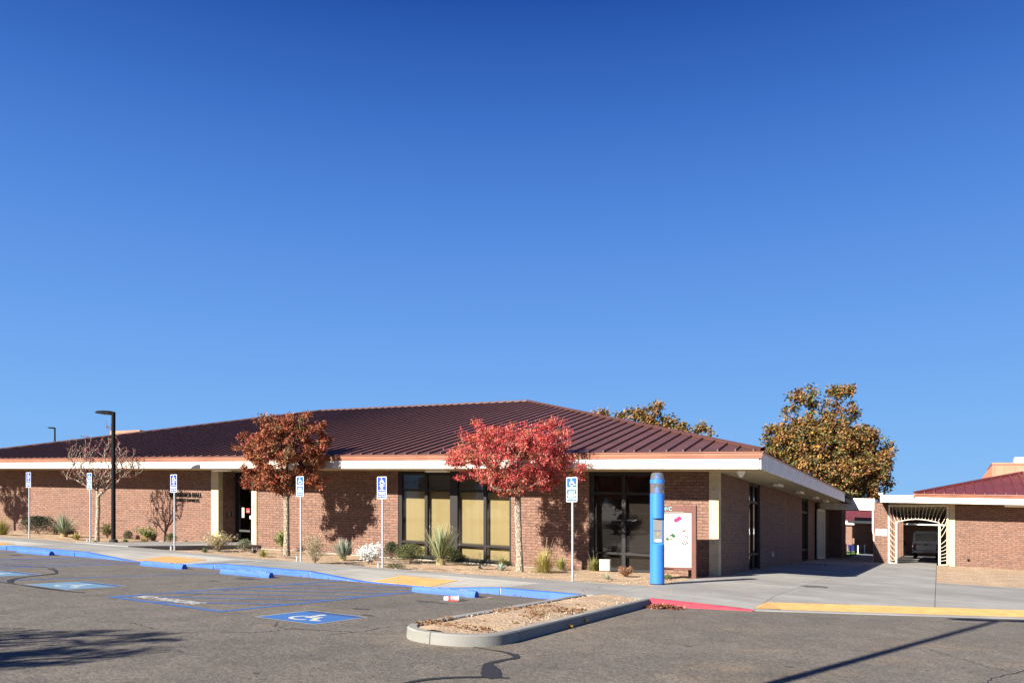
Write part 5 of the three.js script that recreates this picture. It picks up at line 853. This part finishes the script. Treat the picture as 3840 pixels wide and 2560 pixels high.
// ------------------------------------------------------------------ right hand building, gate, covered walk, court behind
const hB = v => v < 37 ? 0 : -.012 * (v - 37);
const PGh = (x, y) => { let Y = 0, q; for (let k = 0; k < 12; k++) { q = PG(x, y, Y); Y = hB(q[1]); } return [q[0], q[1], Y]; };
const RV = 22.6;
{
  const b = thing('brick_building', 'low brick building right of the white barred gate', 'building', 0, 0), wall = part('wall', b);
  const back = new MB(); back.box(-30, -6.83, -.3, 3.5, RV + .012, RV + .2); back.build('mortar', MT.mortar, wall, true); const sdw = new MB(); sdw.box(-6.8, -6.62, -.5, 3.5, RV + .2, 56); sdw.build('side_wall', MT.brick, b, true);
  brickStrip('right', 'u', RV, -13, -6.84, 0, 3.25); layBricks('right', wall, wall);
  const far = new MB(); far.box(-30, -13, -.3, 3.25, RV, RV + .011); far.build('far_wall', MT.brick, b, true);
  const foot = new MB(); foot.box(-30, -6.84, -.28, -.006, RV - .05, RV + .011); foot.build('footing', MT.concrete, b, true);
  const col = new MB(); col.box(-6.85, -6.58, -.05, 3.3, RV - .05, RV + .2); col.build('column', MT.cream, b, true);
  const so = new MB(); so.box(-30, -5.03, 3.28, 3.32, RV - 1.47, 48); so.build('soffit', MT.soffit, b, true);
  for (let a = -5.0; a > -30; a -= 2.44) { const m = new MB(); m.box(a - 2.436, a - .002, 3.26, 3.56, RV - 1.52, RV - 1.48); m.build('fascia_board', MT.white, b, true); }
  const gu = new MB(), gp = [[-1.53, 3.56], [-1.56, 3.57], [-1.58, 3.64], [-1.62, 3.7], [-1.62, 3.73], [-1.4, 3.75]]; for (let i = 0; i < gp.length - 1; i++) { const [z0, y0] = gp[i], [z1, y1] = gp[i + 1]; gu.quad(V3(-30, y0, RV + z0), V3(-4.95, y0, RV + z0), V3(-4.95, y1, RV + z1), V3(-30, y1, RV + z1)); } gu.box(-5.0, -4.93, 3.56, 3.75, RV - 1.6, RV - 1.2); gu.build('gutter', MT.gutter, b, true);
  const roof = part('roof', b), e0 = -5.0, Pt = (u, d) => V3(u, 3.75 + PITCH * d, RV - 1.55 + d), top = u => Math.max(0, Math.min(11, (e0 - u) * 1.0)); const ribs = []; for (let u = -5.454; u > -28; u -= .446) ribs.push(u);
  const cuts = [e0, ...ribs, -28]; for (let i = 0; i < cuts.length - 1; i++) { const a = cuts[i], c = cuts[i + 1], m = new MB(), t = .95 + .1 * hash(i, 3, 8); m.color(t, t, t); m.tri(Pt(a, 0), Pt(a, top(a)), Pt(c, top(c))); m.tri(Pt(a, 0), Pt(c, top(c)), Pt(c, 0)); m.build('roof_panel', MT.roofRed, roof, true); }
  for (const u of ribs) { const t = top(u), m = new MB(), w = .03, h = .085, P = (du, d, y) => { const p = Pt(u + du, d); p.y += y; return p; }; const a = [P(-w, 0, 0), P(w, 0, 0), P(w, 0, h), P(-w, 0, h)], c = [P(-w, t, 0), P(w, t, 0), P(w, t, h), P(-w, t, h)]; m.quad(...a); m.quad(a[3], a[2], c[2], c[3]); m.quad(a[1], c[1], c[2], a[2]); m.quad(c[0], a[0], a[3], c[3]); m.build('seam', MT.roofRed, roof, true); }
  { const p = Pt(e0, 0), q = Pt(e0 - 11, 11), m = new MB(); m.bar(p.clone().add(V3(0, .05, 0)), q.clone().add(V3(0, .05, 0)), .2, .1); m.build('ridge_cap', MT.roofRed, roof, true); const o = new MB(); o.tri(p, V3(e0, 3.75, RV + 24), q); o.tri(q, V3(e0, 3.75, RV + 24), V3(-16, 6.88, RV + 24)); o.quad(q, V3(-28, 6.88, RV + 9.5), V3(-28, 6.88, RV + 24), V3(-16, 6.88, RV + 24)); o.build('rear_slope', MT.roofRed, roof, true); }
  // copper clad roof screen with an air unit on it
  const cv = RV + 3.5; const [uL, yT] = PV(3723, 1741, cv), [uB, yB] = PV(3688, 1792, cv); const sc = part('roof_screen', b), m = new MB(); m.box(-22, uL, yB - .3, yT, cv, cv + 4); m.build('screen_wall', MT.copper, sc, true);
  const tri = new MB(); tri.tri(V3(uL, yT, cv + .01), V3(uL, yB - .3, cv + .01), V3(uB + .2, yB - .2, cv + 1.2)); tri.quad(V3(uL, yT, cv + .01), V3(uB + .2, yB - .2, cv + 1.2), V3(uB + .2, yB - .2, cv + 4), V3(uL, yT, cv + 4)); tri.build('screen_slope', MT.copper, sc, true);
  for (let k = 0; k < 14; k++) { const r = new MB(), u = uL - .08 - k * .47; r.box(u - .03, u + .03, yB - .3, yT - .06, cv - .05, cv - .001); r.build('seam', MT.copper, sc, true); } const cp = new MB(); cp.box(-22, uL + .03, yT, yT + .09, cv - .06, cv + 4.05); cp.build('coping', MT.copper, sc, true);
  const [aL, aT] = PV(3806, 1716, cv + 1.2); const ac = part('air_unit', b); const am = new MB(); am.cbox(aL - 1.6, aL, yT + .09, aT, cv + .9, cv + 2.2, .02); am.build('casing', M([.72, .68, .58], { roughness: .5 }), ac, true); for (let k = 0; k < 3; k++) { const g = new MB(); g.box(aL - .2 - k * .48 - .36, aL - .2 - k * .48, yT + .2, aT - .2, cv + .88, cv + .899); g.build('grille', M([.35, .34, .32]), ac, true); }
  const ho = new MB(), [hu, hy2] = PV(3634, 2100, RV); ho.geo(new THREE.CylinderGeometry(.07, .07, .06, 16), new THREE.Matrix4().makeRotationX(Math.PI / 2).setPosition(hu, hy2, RV - .01)); ho.build('pipe_outlet', MT.black, b, true);
  const li = new MB(), [lu] = PV(3813, 1890, RV - .8); li.cbox(lu - .5, lu + .5, 3.17, 3.279, RV - .95, RV - .65, .02); li.build('soffit_light', M([.78, .74, .66]), b, true);
}
{ // covered walk with its brick pillars
  const c = thing('covered_walk', 'white edged flat canopy on brick pillars behind the gate', 'canopy', 0, 0);
  const r = new MB(); r.box(-6.6, -3.42, 3.32, 3.55, RV - 1.44, 45); r.build('roof_slab', MT.soffit, c, true);
  const f1 = new MB(); f1.box(-5.02, -3.38, 3.26, 3.64, RV - 1.5, RV - 1.45); f1.build('fascia_board', MT.white, c, true); const f2 = new MB(); f2.box(-3.42, -3.37, 3.26, 3.64, RV - 1.44, 45); f2.build('fascia_board', MT.white, c, true); const f3 = new MB(); f3.box(-3.5, -3.3, 3.642, 3.75, RV - 1.5, RV - 1.2); f3.build('end_block', MT.white, c, true);
  for (let k = 0; k < 6; k++) { const v = RV + k * 4.1, p = part('pillar', c), m = new MB(); m.box(-3.69, -2.99, -.3, 3.3, v + .012, v + .69); m.build('mortar', MT.mortar, p, true); const id = 'pil' + k; brickStrip(id, 'u', v, -3.7, -2.98, 0, 3.29, k % 2); if (k < 3) brickStrip(id, 'w', -2.98, v + .02, v + .69, 0, 3.29, k % 2); layBricks(id, p, p, MT.brick, k < 2 ? 110 : 0); }
  { const m = new MB(); m.box(-6.6, -3.42, 2.55, 3.319, 44.7, 45); m.build('end_beam', MT.brick, c, true); }
  for (let k = 0; k < 5; k++) { const m = new MB(), v = RV + 2 + k * 4.1; m.box(-6.6, -3.42, 3.12, 3.319, v, v + .15); m.build('beam', MT.soffit, c, true); }
  // small white sign plate and downspout on the first pillar
  const [sa, sy1] = PV(3285.5, 1984, RV), [sb, sy0] = PV(3326, 2007.5, RV); const st = canvasTex(256, 160, g => { g.fillStyle = '#f2f2ee'; g.fillRect(0, 0, 256, 160); const R = rng(4); for (let r = 0; r < 3; r++) for (let x = 20; x < 230;) { const w = 4 + R() * 14; g.fillStyle = r === 1 ? '#4a4a52' : '#9a9fae'; g.fillRect(x, 40 + r * 20, w, 8 + R() * 6); x += w + 4; } });
  const s = new MB(); plate(s, V3(sa, sy0, RV - .03), V3(sb, sy0, RV - .03), V3(sb, sy1, RV - .03), V3(sa, sy1, RV - .03)); s.build('sign_plate', new THREE.MeshStandardMaterial({ map: st, roughness: .5 }), c, true);
  const sbk = new MB(); sbk.box(sb - .02, sa + .02, sy0 - .02, sy1 + .02, RV - .027, RV - .01); sbk.build('sign_back', MT.white, c, true);
  const dn = new MB(); dn.tube([V3(-2.9, 2.9, RV + .3), V3(-2.9, 1.75, RV + .3), V3(-2.95, 1.5, RV + .3), V3(-2.95, 0, RV + .3)], .045, 8); dn.build('downspout', MT.white, c, true);
}
{ // link canopy with white horizontal siding
  const l = thing('link_canopy', 'white sided canopy edge bridging the gap between the buildings', 'canopy', 0, 0), v = RV + 1.6; const [uR, yb] = PV(3282, 1913, v), [, yt] = PV(3230, 1868, v); const n = 5, h = (yt - yb) / n;
  for (let k = 0; k < n; k++) { const m = new MB(); m.quad(V3(.0, yb + k * h, v - .015), V3(uR, yb + k * h, v - .015), V3(uR, yb + k * h + h - .006, v), V3(.0, yb + k * h + h - .006, v)); m.box(uR, .0, yb + k * h, yb + k * h + h - .006, v + .001, v + .06); m.build('siding_board', MT.white, l, true); }
  const r = new MB(); r.box(uR + .4, .0, yb - .02, yb + .05, v + .08, v + 1.2); r.build('ceiling', MT.soffit, l, true);
}
{ // gate with curved white bars
  const g = thing('security_gate', 'white metal gate with arched opening and curved bars', 'gate', 0, 0), gv = RV - .12, Q = (x, y, dv = 0) => { const [u, Y] = PV(3080 + x / 4.48, 1780 + y / 4.48, gv + dv); return V3(u, Y, gv + dv); };
  const mat = M([.62, .55, .42], { roughness: .5 }), bar = (pts, r, nm, sm) => { const m = new MB(); let p = pts.map(a => Q(...a)); if (sm) p = new THREE.CatmullRomCurve3(p).getPoints(8); p.forEach(q => { if (q.y < .02) q.y = .02; }); m.tube(p, r, 6); m.build(nm, mat, g, true); };
  bar([[1142, 505], [1142, 1490]], .055, 'post'); bar([[2128, 505], [2130, 1518]], .055, 'post'); bar([[1142, 515], [2128, 515]], .05, 'top_rail'); bar([[1265, 800], [1265, 1492]], .06, 'gate_stile'); bar([[1992, 820], [1992, 1518]], .065, 'gate_stile');
  bar([[1265, 795], [1400, 765], [1600, 745], [1800, 765], [1992, 806]], .028, 'arch_rail', true);
  const tx = [1195, 1262, 1328, 1388, 1455, 1520, 1590, 1660, 1730, 1800, 1870, 1945, 2020, 2100], bx = [1262, 1305, 1358, 1412, 1466, 1522, 1580, 1640, 1698, 1750, 1805, 1862, 1915, 1970];
  tx.forEach((x, i) => { const by = 745 + Math.pow((bx[i] - 1625) / 365, 2) * 58; bar([[x, 525], [lerp(x, bx[i], i < 7 ? .25 : .62), lerp(525, by, .5)], [bx[i], by]], .012, 'bar', true); });
  for (const y of [720, 850, 950, 1035, 1125, 1210, 1300, 1375, 1440]) bar([[1152, y], [1190, y + 55], [1255, y + (y > 1350 ? 50 : 110)]], .014, 'bar', true);
  for (const [a, b2] of [[1450, 1432], [1398, 1372], [1345, 1310], [1290, 1240], [1232, 1170], [1170, 1070], [1060, 880], [950, 760], [850, 640]]) bar([[2012, a], [2060, lerp(a, b2, .35)], [2122, b2]], .014, 'bar', true);
  bar([[1150, 1484], [1268, 1488]], .03, 'bottom_rail'); bar([[1992, 1514], [2130, 1514]], .03, 'bottom_rail');
}
{ // pickup seen from behind in the walk
  const [u, v, Y] = PGh(3474, 2096); const t = thing('pickup_truck', 'white pickup with camper shell parked beyond the gate', 'truck', u, v, Y, TH), w = .83;
  const white = PM([.62, .62, .62], { roughness: .35, clearcoat: .6 }); const bd = new MB(); bd.cbox(-w, w, .48, 1.02, 0, 4.6, .04); bd.build('body', white, t);
  const sh = new MB(); const s = new THREE.Shape(); s.moveTo(-w + .02, 1.03); s.lineTo(w - .02, 1.03); s.lineTo(w - .1, 1.78); s.quadraticCurveTo(w - .14, 1.9, w - .3, 1.92); s.lineTo(-w + .3, 1.92); s.quadraticCurveTo(-w + .14, 1.9, -w + .1, 1.78); s.closePath(); sh.geo(new THREE.ExtrudeGeometry(s, { depth: 2.2, bevelEnabled: true, bevelSize: .02, bevelThickness: .03, bevelSegments: 1 }), new THREE.Matrix4().makeTranslation(0, 0, .06)); sh.build('camper_shell', white, t);
  const cab = new MB(); cab.cbox(-w + .06, w - .06, 1.0, 1.72, 2.3, 3.6, .08); cab.build('cab', white, t);
  const rw = new MB(); rw.cbox(-.64, .64, 1.26, 1.74, .0, .04, .01); rw.build('rear_window', M([.01, .012, .015], { roughness: .1 }), t);
  const bp = new MB(); bp.cbox(-w - .01, w + .01, .42, .6, -.14, .02, .02); bp.build('bumper', M([.35, .35, .34], { roughness: .3, metalness: .7 }), t);
  for (const x of [-.7, .7]) { const l = new MB(); l.cbox(x - .09, x + .09, .62, .98, -.02, .02, .008); l.build('tail_light', M([.3, .02, .02], { roughness: .3 }), t); }
  const pl = new MB(); pl.box(-.16, .16, .45, .57, -.147, -.141); pl.build('number_plate', M([.6, .6, .58]), t); const hd = new MB(); hd.box(-.09, .09, .95, 1.0, -.025, -.001); hd.build('handle', MT.black, t);
  for (const x of [-.68, .68]) for (const z of [.9, 3.7]) { const y = new MB(); y.geo(new THREE.CylinderGeometry(.35, .35, .22, 20), new THREE.Matrix4().makeRotationZ(Math.PI / 2).setPosition(x, .35, z)); const ty = y.build('tyre', MT.blackSoft, t); const r = new MB(); r.geo(new THREE.CylinderGeometry(.2, .2, .23, 16), new THREE.Matrix4().makeRotationZ(Math.PI / 2).setPosition(x, .35, z)); r.build('rim', MT.steel, ty); }
}
{ // court behind: paving, lawn, posts, bins, far building
  const ct = structure('court', 'paved court behind the covered walks'), m = new MB(); for (let v = 28.5; v < 120; v += 4) m.quad(V3(-14, hB(v) - .03, v), V3(-14, hB(v + 4) - .03, v + 4), V3(30, hB(v + 4) - .03, v + 4), V3(30, hB(v) - .03, v)); m.build('paving', MT.concrete, ct, true);
  const lw = thing('lawn', 'strip of bright mown lawn beside the white posts', 'lawn', 0, 0, 0, TH, undefined, 'stuff'); const L = [[3150, 2089], [3176, 2089], [3195, 2085], [3215, 2078], [3240, 2073], [3240, 2069], [3150, 2069]].map(p => { const q = PGh(...p); return V3(q[0], hB(q[1]) + .02, q[1]); }); const lm = new MB(); lm.color(.12, .2, .03); for (let k = 1; k < L.length - 1; k++) lm.tri(L[0], L[k], L[k + 1]); const R = rng(61), C0 = L[0];
  for (let k = 0; k < 5000; k++) { const t = 1 + (R() * (L.length - 2) | 0), a = R(), b = R(); const q = C0.clone().lerp(L[t].clone().lerp(L[t + 1], a), Math.sqrt(b)); lm.color(.1 + R() * .08, .18 + R() * .1, .02 + R() * .02); lm.tri(q, q.clone().add(V3(.03, 0, .02)), q.clone().add(V3((R() - .5) * .06, .05 + R() * .05, (R() - .5) * .06))); } lm.build('grass', MT.blade, lw, true);
  const post = (x, y, h, c, lab, r = .05) => { const [u, v, Y] = PGh(3000 + x / 6.817, 1900 + y / 6.817); const k = -W(u, v).z / F; const t = thing('bollard', lab, 'bollard', u, v, Y, TH, 'posts round the lawn'); const H = h / 6.817 * k; const p = new MB(); p.tube([V3(0, -.1, 0), V3(0, H, 0)], r, 8); p.build('shaft', M(c, { roughness: .6 }), t); const cp = new MB(); cp.geo(new THREE.SphereGeometry(r * 1.15, 8, 6), new THREE.Matrix4().makeTranslation(0, H, 0)); cp.build('cap', M(c, { roughness: .6 }), t); };
  const wl = 'slim white post at the edge of the small lawn'; for (const [x, y, h] of [[1182, 1268, 300], [1300, 1245, 235], [1490, 1208, 205], [1660, 1198, 220], [1742, 1186, 205], [1812, 1170, 120]]) post(x, y, h, [.82, .82, .8], wl);
  for (const [x, y, h] of [[1040, 1285, 300], [1432, 1228, 180], [1565, 1192, 200]]) post(x, y, h, [.25, .27, .3], 'slim grey steel post at the edge of the small lawn', .035);
  const bin = (x0, x1, y0, y1, c, lab) => { const v = 66, Y = hB(66), [u] = PV(3000 + (x0 + x1) / 2 / 6.817, 2070, v), k = -W(u, v).z / F / 6.817, w = (x1 - x0) * k, h = (y1 - y0) * k; const t = thing('wheeled_bin', lab, 'bin', u, v, Y, 0); const b = new MB(); const P = (x, y, z) => V3(x * w / 2 * (y ? 1 : .8), y * h * .9, z * w / 2 * (y ? 1 : .8)); const q = [[-1, 1], [1, 1], [1, -1], [-1, -1]]; for (let i = 0; i < 4; i++) { const [a, c1] = q[i], [d, e] = q[(i + 1) % 4]; b.quad(P(a, 0, c1), P(d, 0, e), P(d, 1, e), P(a, 1, c1)); } b.build('bin_body', M(c, { roughness: .5 }), t); const l = new MB(); l.cbox(-w * .53, w * .53, h * .9, h, -w * .53, w * .53, .02); l.build('lid', M(c.map(x => x * .8), { roughness: .5 }), t); };
  bin(1262, 1385, 980, 1158, [.01, .02, .12], 'dark blue wheeled bin behind the second white post'); bin(1508, 1622, 985, 1155, [.012, .022, .14], 'dark blue wheeled bin near the clipped hedge'); bin(995, 1120, 850, 1150, [.015, .017, .02], 'large black bin beside the shaded brick pier');
  const bv = 80, b = thing('brick_building', 'far brick building with red metal roof seen under the canopy', 'building', 0, 0); const at = (x, y) => PV(x, y, bv), [u0] = at(3120, 1960), [u1] = at(3330, 1960), y0 = at(3200, 1968)[1], y1 = at(3200, 1953)[1], g = hB(bv);
  const f = new MB(); f.box(u1, u0, y0, y1, bv - 1.6, bv - 1.5); f.build('fascia_board', MT.white, b, true); const w = new MB(); w.box(u1, u0, g - .3, y0 + .1, bv + .4, bv + .6); w.build('wall', MT.brick, b, true); const so = new MB(); so.box(u1, u0, y0 + .02, y0 + .06, bv - 1.5, bv + .4); so.build('soffit', MT.soffit, b, true);
  const [pa] = at(3177, 2000), [pb] = at(3200, 2000), [lb] = at(3220, 2030), yl = at(3190, 2017)[1]; const pl = new MB(); pl.box(pb, pa, g - .3, y0, bv - 1.2, bv - .8); pl.build('pillar', MT.brick, b, true); const lo = new MB(); lo.box(pa, u0, g - .3, yl, bv - 1.1, bv - .9); lo.box(lb, pb, yl - .7, yl, bv - 1.1, bv - .9); lo.build('low_wall', MT.brick, b, true);
  const rf = part('roof', b), yr = at(3250, 1915)[1]; for (let k = 0; k < 16; k++) { const a = lerp(u0, u1, k / 16), c = lerp(u0, u1, (k + 1) / 16), p = new MB(); p.quad(V3(a, y1, bv - 1.6), V3(c, y1, bv - 1.6), V3(c, y1 + 1.5 + k * .09, bv + 4), V3(a, y1 + 1.5 + k * .09, bv + 4)); p.build('roof_panel', MT.roofRed, rf, true); const s = new MB(); s.bar(V3(c, y1 + .03, bv - 1.6), V3(c, y1 + 1.53 + k * .09, bv + 4), .05, .06); s.build('seam', MT.roofRed, rf, true); }
  const he = thing('hedge', 'dark clipped hedge before the far brick wall', 'hedge', PV(3264, 2066, 75)[0], 75, hB(75), 0); const hm = new MB(), R2 = rng(77); for (let k = 0; k < 2500; k++) { hm.color(...pick(R2, G0)); leafAt(hm, V3((R2() - .5) * 2.6, R2() * 1.9, (R2() - .5) * 1), .14, .5, R2); } hm.build('leaves', MT.leaf, he);
  // far fascia at the end of the walk and a grey bin against the pillars
  const fb = thing('far_canopy', 'white canopy edge at the far end of the covered walk', 'canopy', 0, 0); const [fa, fy1] = PV(3412, 1958, 50.4), [fc, fy0] = PV(3512, 1968, 50.4); const fm = new MB(); fm.box(-12, 1, fy0 - .05, fy1, 50.4, 50.6); fm.build('fascia_board', MT.white, fb, true); const fw = new MB(); fw.box(-12, 1, -.8, fy0 + .6, 57, 57.2); fw.build('wall', MT.brick, fb, true); const fs = new MB(); fs.box(-12, 1, fy0 - .02, fy0 + .02, 50.6, 57); fs.build('soffit', MT.soffit, fb, true);
  const [bu, bv2] = PGh(3377, 2086); const nb = thing('litter_bin', 'grey litter bin against the shaded pillars of the walk', 'bin', bu, bv2, hB(bv2), 0); const nm = new MB(); nm.cbox(-.28, .28, .12, 1.0, -.25, .25, .04); nm.build('bin_body', M([.22, .24, .27], { roughness: .5 }), nb); const nl = new MB(); nl.cbox(-.3, .3, 1.0, 1.12, -.27, .27, .04); nl.build('lid', MT.black, nb); const nf = new MB(); nf.box(-.22, .22, 0, .12, -.2, .2); nf.build('foot', MT.black, nb);
  // roof plant on the main building
  const [xa, ya] = PV(411, 1632, 16), [xb] = PV(522, 1632, 16), yt = PV(411, 1616, 16)[1]; const rs = new MB(); rs.box(xb, xa, ya - 1.2, yt, 16, 19); rs.build('roof_screen', MT.copper, mainB, true);
}
// ------------------------------------------------------------------ fallen leaves, pebbles
{
  const R = rng(88), m = new MB(); const lu = -1.3, lv = -9.52;
  for (let k = 0; k < 900; k++) { const a = R(), u = lu + (R() + R() - 1) * .36, v = lv + (R() + R() - 1) * .22 + (lu - u) * .38; const c = pick(R, [[.2, .06, .03], [.15, .05, .03], [.28, .12, .05], [.1, .04, .03]]); m.color(...c); const q = V3(u, AS + .01 + R() * .06 * Math.max(0, 1 - Math.hypot(u - lu, v - lv) * 2.5), v); leafAt(m, q, .05 + R() * .03, .6, R); }
  const t = thing('leaf_pile', 'pile of dry brown leaves in the red kerb corner', 'leaves', 0, 0, 0, TH, undefined, 'stuff'); m.build('dry_leaves', MT.blade, t, true);
  const s = new MB(); const put = (u, v, y, n, pal, sz) => { for (let k = 0; k < n; k++) { s.color(...pick(R, pal)); leafAt(s, V3(u(), y(), v()), sz * (.6 + R() * .8), .6, R); } };
  const pal = [[.3, .13, .05], [.38, .2, .08], [.2, .08, .04]];
  put(() => R() * 22, () => 0, () => 0, 0, pal, .05);
  for (let k = 0; k < 420; k++) { const u = R() * 24, v = lerp(edge(u) + .1, -.2, R()); s.color(...pick(R, pal)); leafAt(s, V3(u, soilH(u, v) + .012, v), .03 + R() * .03, .6, R); }
  for (let k = 0; k < 46; k++) { const u = -6 + R() * 12, v = lerp(-9.3, -6.6, R()); if (u < -2.5) continue; s.color(...pick(R, pal)); leafAt(s, V3(u, hPave(u, v) + .015, v), .045 + R() * .03, .6, R); }
  for (let k = 0; k < 120; k++) { const u = -.1 - R() * 1.6, v = 6 + R() * 10 + (R() - .5) * 3; s.color(...pick(R, pal)); leafAt(s, V3(u, .012, 14 + (v - 14) * .3), .06 + R() * .04, .6, R); }
  for (const [x, y, z] of [[2215, 2325, 0], [2225, 2330, 0], [2200, 2338, 0], [2140, 2355, 0], [3155, 2262, .05], [3170, 2262, .05], [1830, 2242, 0], [1600, 2405, 0]]) { const [u, v] = PG(x, y, AS + z); for (let k = 0; k < 3; k++) { s.color(...pick(R, [[.4, .28, .08], [.34, .2, .08]])); leafAt(s, V3(u, AS + z + .015, v), .12, .5, R); } }
  for (let k = 0; k < 120; k++) { const u = .6 + R() * 11, v = -9.76 - R() * .12; s.color(...pick(R, pal)); leafAt(s, V3(u, AS + .012, v), .03 + R() * .03, .6, R); }
  const t2 = thing('fallen_leaves', 'scattered fallen leaves over sand, paving and kerb edge', 'leaves', 0, 0, 0, TH, undefined, 'stuff'); s.build('dry_leaves', MT.blade, t2, true);
  const n = 5200, im = new THREE.InstancedMesh(new THREE.IcosahedronGeometry(1, 0), new THREE.MeshStandardMaterial({ color: new THREE.Color(1, 1, 1), roughness: .95 }), n), o = new THREE.Object3D(), c = new THREE.Color(); im.name = 'pebbles'; tag(im, 'small pebbles scattered over the sandy beds', 'pebbles', undefined, 'stuff');
  for (let k = 0; k < n; k++) { let u, v, y; if (k < 3700) { u = .1 + 26 * Math.pow(R(), 1.2); v = lerp(edge(u) + .05, -.1, R()); y = soilH(u, v) * .8; } else if (k < 4400) { u = lerp(-.85, .25, R()); v = lerp(-15.6, -9.6, R()); y = .0; } else { u = -6.1 - R() * 6; v = 4.6 + R() * 17; y = .03; }
    o.position.copy(W(u, v, y)); const r = .004 + .009 * Math.pow(R(), 3); o.scale.set(r * (1 + R()), r * .7, r * (1 + R())); o.rotation.set(R() * 3, R() * 3, R() * 3); o.updateMatrix(); im.setMatrixAt(k, o.matrix); const t3 = .18 + R() * .26; im.setColorAt(k, c.setRGB(t3 * 1.1, t3 * .88, t3 * .65)); }
  im.castShadow = im.receiveShadow = true; scene.add(im);
}
// ------------------------------------------------------------------ what stands across the lot, mirrored in the dark windows
{
  const car = (u, v, turn, col, label) => {
    const g = thing('parked_car', label, 'car', u, v, AS, TH + turn, 'cars parked across the lot'), paint = PM(col, { roughness: .3, clearcoat: 1, clearcoatRoughness: .05, metalness: .3 });
    const side = [[-2.2, .35], [-2.25, .7], [-2.1, .85], [-1.2, .95], [-.5, 1.38], [.9, 1.42], [1.7, 1.02], [2.15, .95], [2.25, .6], [2.2, .35]], s = new THREE.Shape(side.map(p => new THREE.Vector2(...p)));
    const b = new MB(); b.geo(new THREE.ExtrudeGeometry(s, { depth: 1.5, bevelEnabled: true, bevelSize: .06, bevelThickness: .12, bevelSegments: 3 }), new THREE.Matrix4().makeTranslation(0, 0, -.75)); b.build('body', paint, g);
    const gl = M([.01, .012, .014], { roughness: .06 }); for (const z of [-.885, .885]) { const w = new MB(); w.geo(new THREE.ShapeGeometry(new THREE.Shape([[-1.0, .98], [-.45, 1.32], [.85, 1.35], [1.5, 1.02]].map(p => new THREE.Vector2(...p)))), new THREE.Matrix4().makeTranslation(0, 0, z)); w.build('side_window', gl, g); }
    const ws = new MB(); ws.quad(V3(-1.24, .99, -.68), V3(-1.24, .99, .68), V3(-.6, 1.39, .6), V3(-.6, 1.39, -.6)); ws.build('windscreen', gl, g);
    for (const x of [-1.4, 1.4]) for (const z of [-.78, .78]) { const t = new MB(); t.geo(new THREE.CylinderGeometry(.33, .33, .2, 22), new THREE.Matrix4().makeRotationX(Math.PI / 2).setPosition(x, .33, z)); const ty = t.build('tyre', MT.blackSoft, g); const r = new MB(); r.geo(new THREE.CylinderGeometry(.21, .21, .215, 16), new THREE.Matrix4().makeRotationX(Math.PI / 2).setPosition(x, .33, z)); r.build('rim', MT.steel, ty); }
    for (const z of [-.6, .6]) { const h = new MB(); h.cbox(-2.33, -2.2, .62, .76, z - .16, z + .16, .02); h.build('headlight', M([.7, .7, .7], { roughness: .15 }), g); }
  };
  car(7.5, -30, Math.PI / 2 + .1, [.10, .10, .11], 'dark grey car parked across the lot'); car(10.6, -30, Math.PI / 2, [.5, .5, .5], 'silver car parked across the lot'); car(13.8, -30.2, Math.PI / 2, [.03, .03, .035], 'black car parked across the lot'); car(20.5, -30, Math.PI / 2, [.25, .03, .03], 'dark red car parked across the lot');
  for (let k = 0; k < 7; k++) { const u = -2 + k * 7.2, p = W(u, -47 - (k % 2) * 3, AS); tree({ name: 'boundary_tree', seed: 200 + k, group: 'trees across the lot', label: 'dense evergreen tree in the row across the lot', pos: p, trunk: 1.6, r0: .22, tips: 340, step: .9, leaves: 30, spread: .7, size: .55, wid: .6, lobes: [[0, 3.4, 0, 4.4, 3.0, 2.4], [0, 6, 0, 3, 2, 2]], palette: [G0, [[.05, .065, .02]]], bark: [.4, .33, .27] }); }
}
renderer.render(scene, camera);
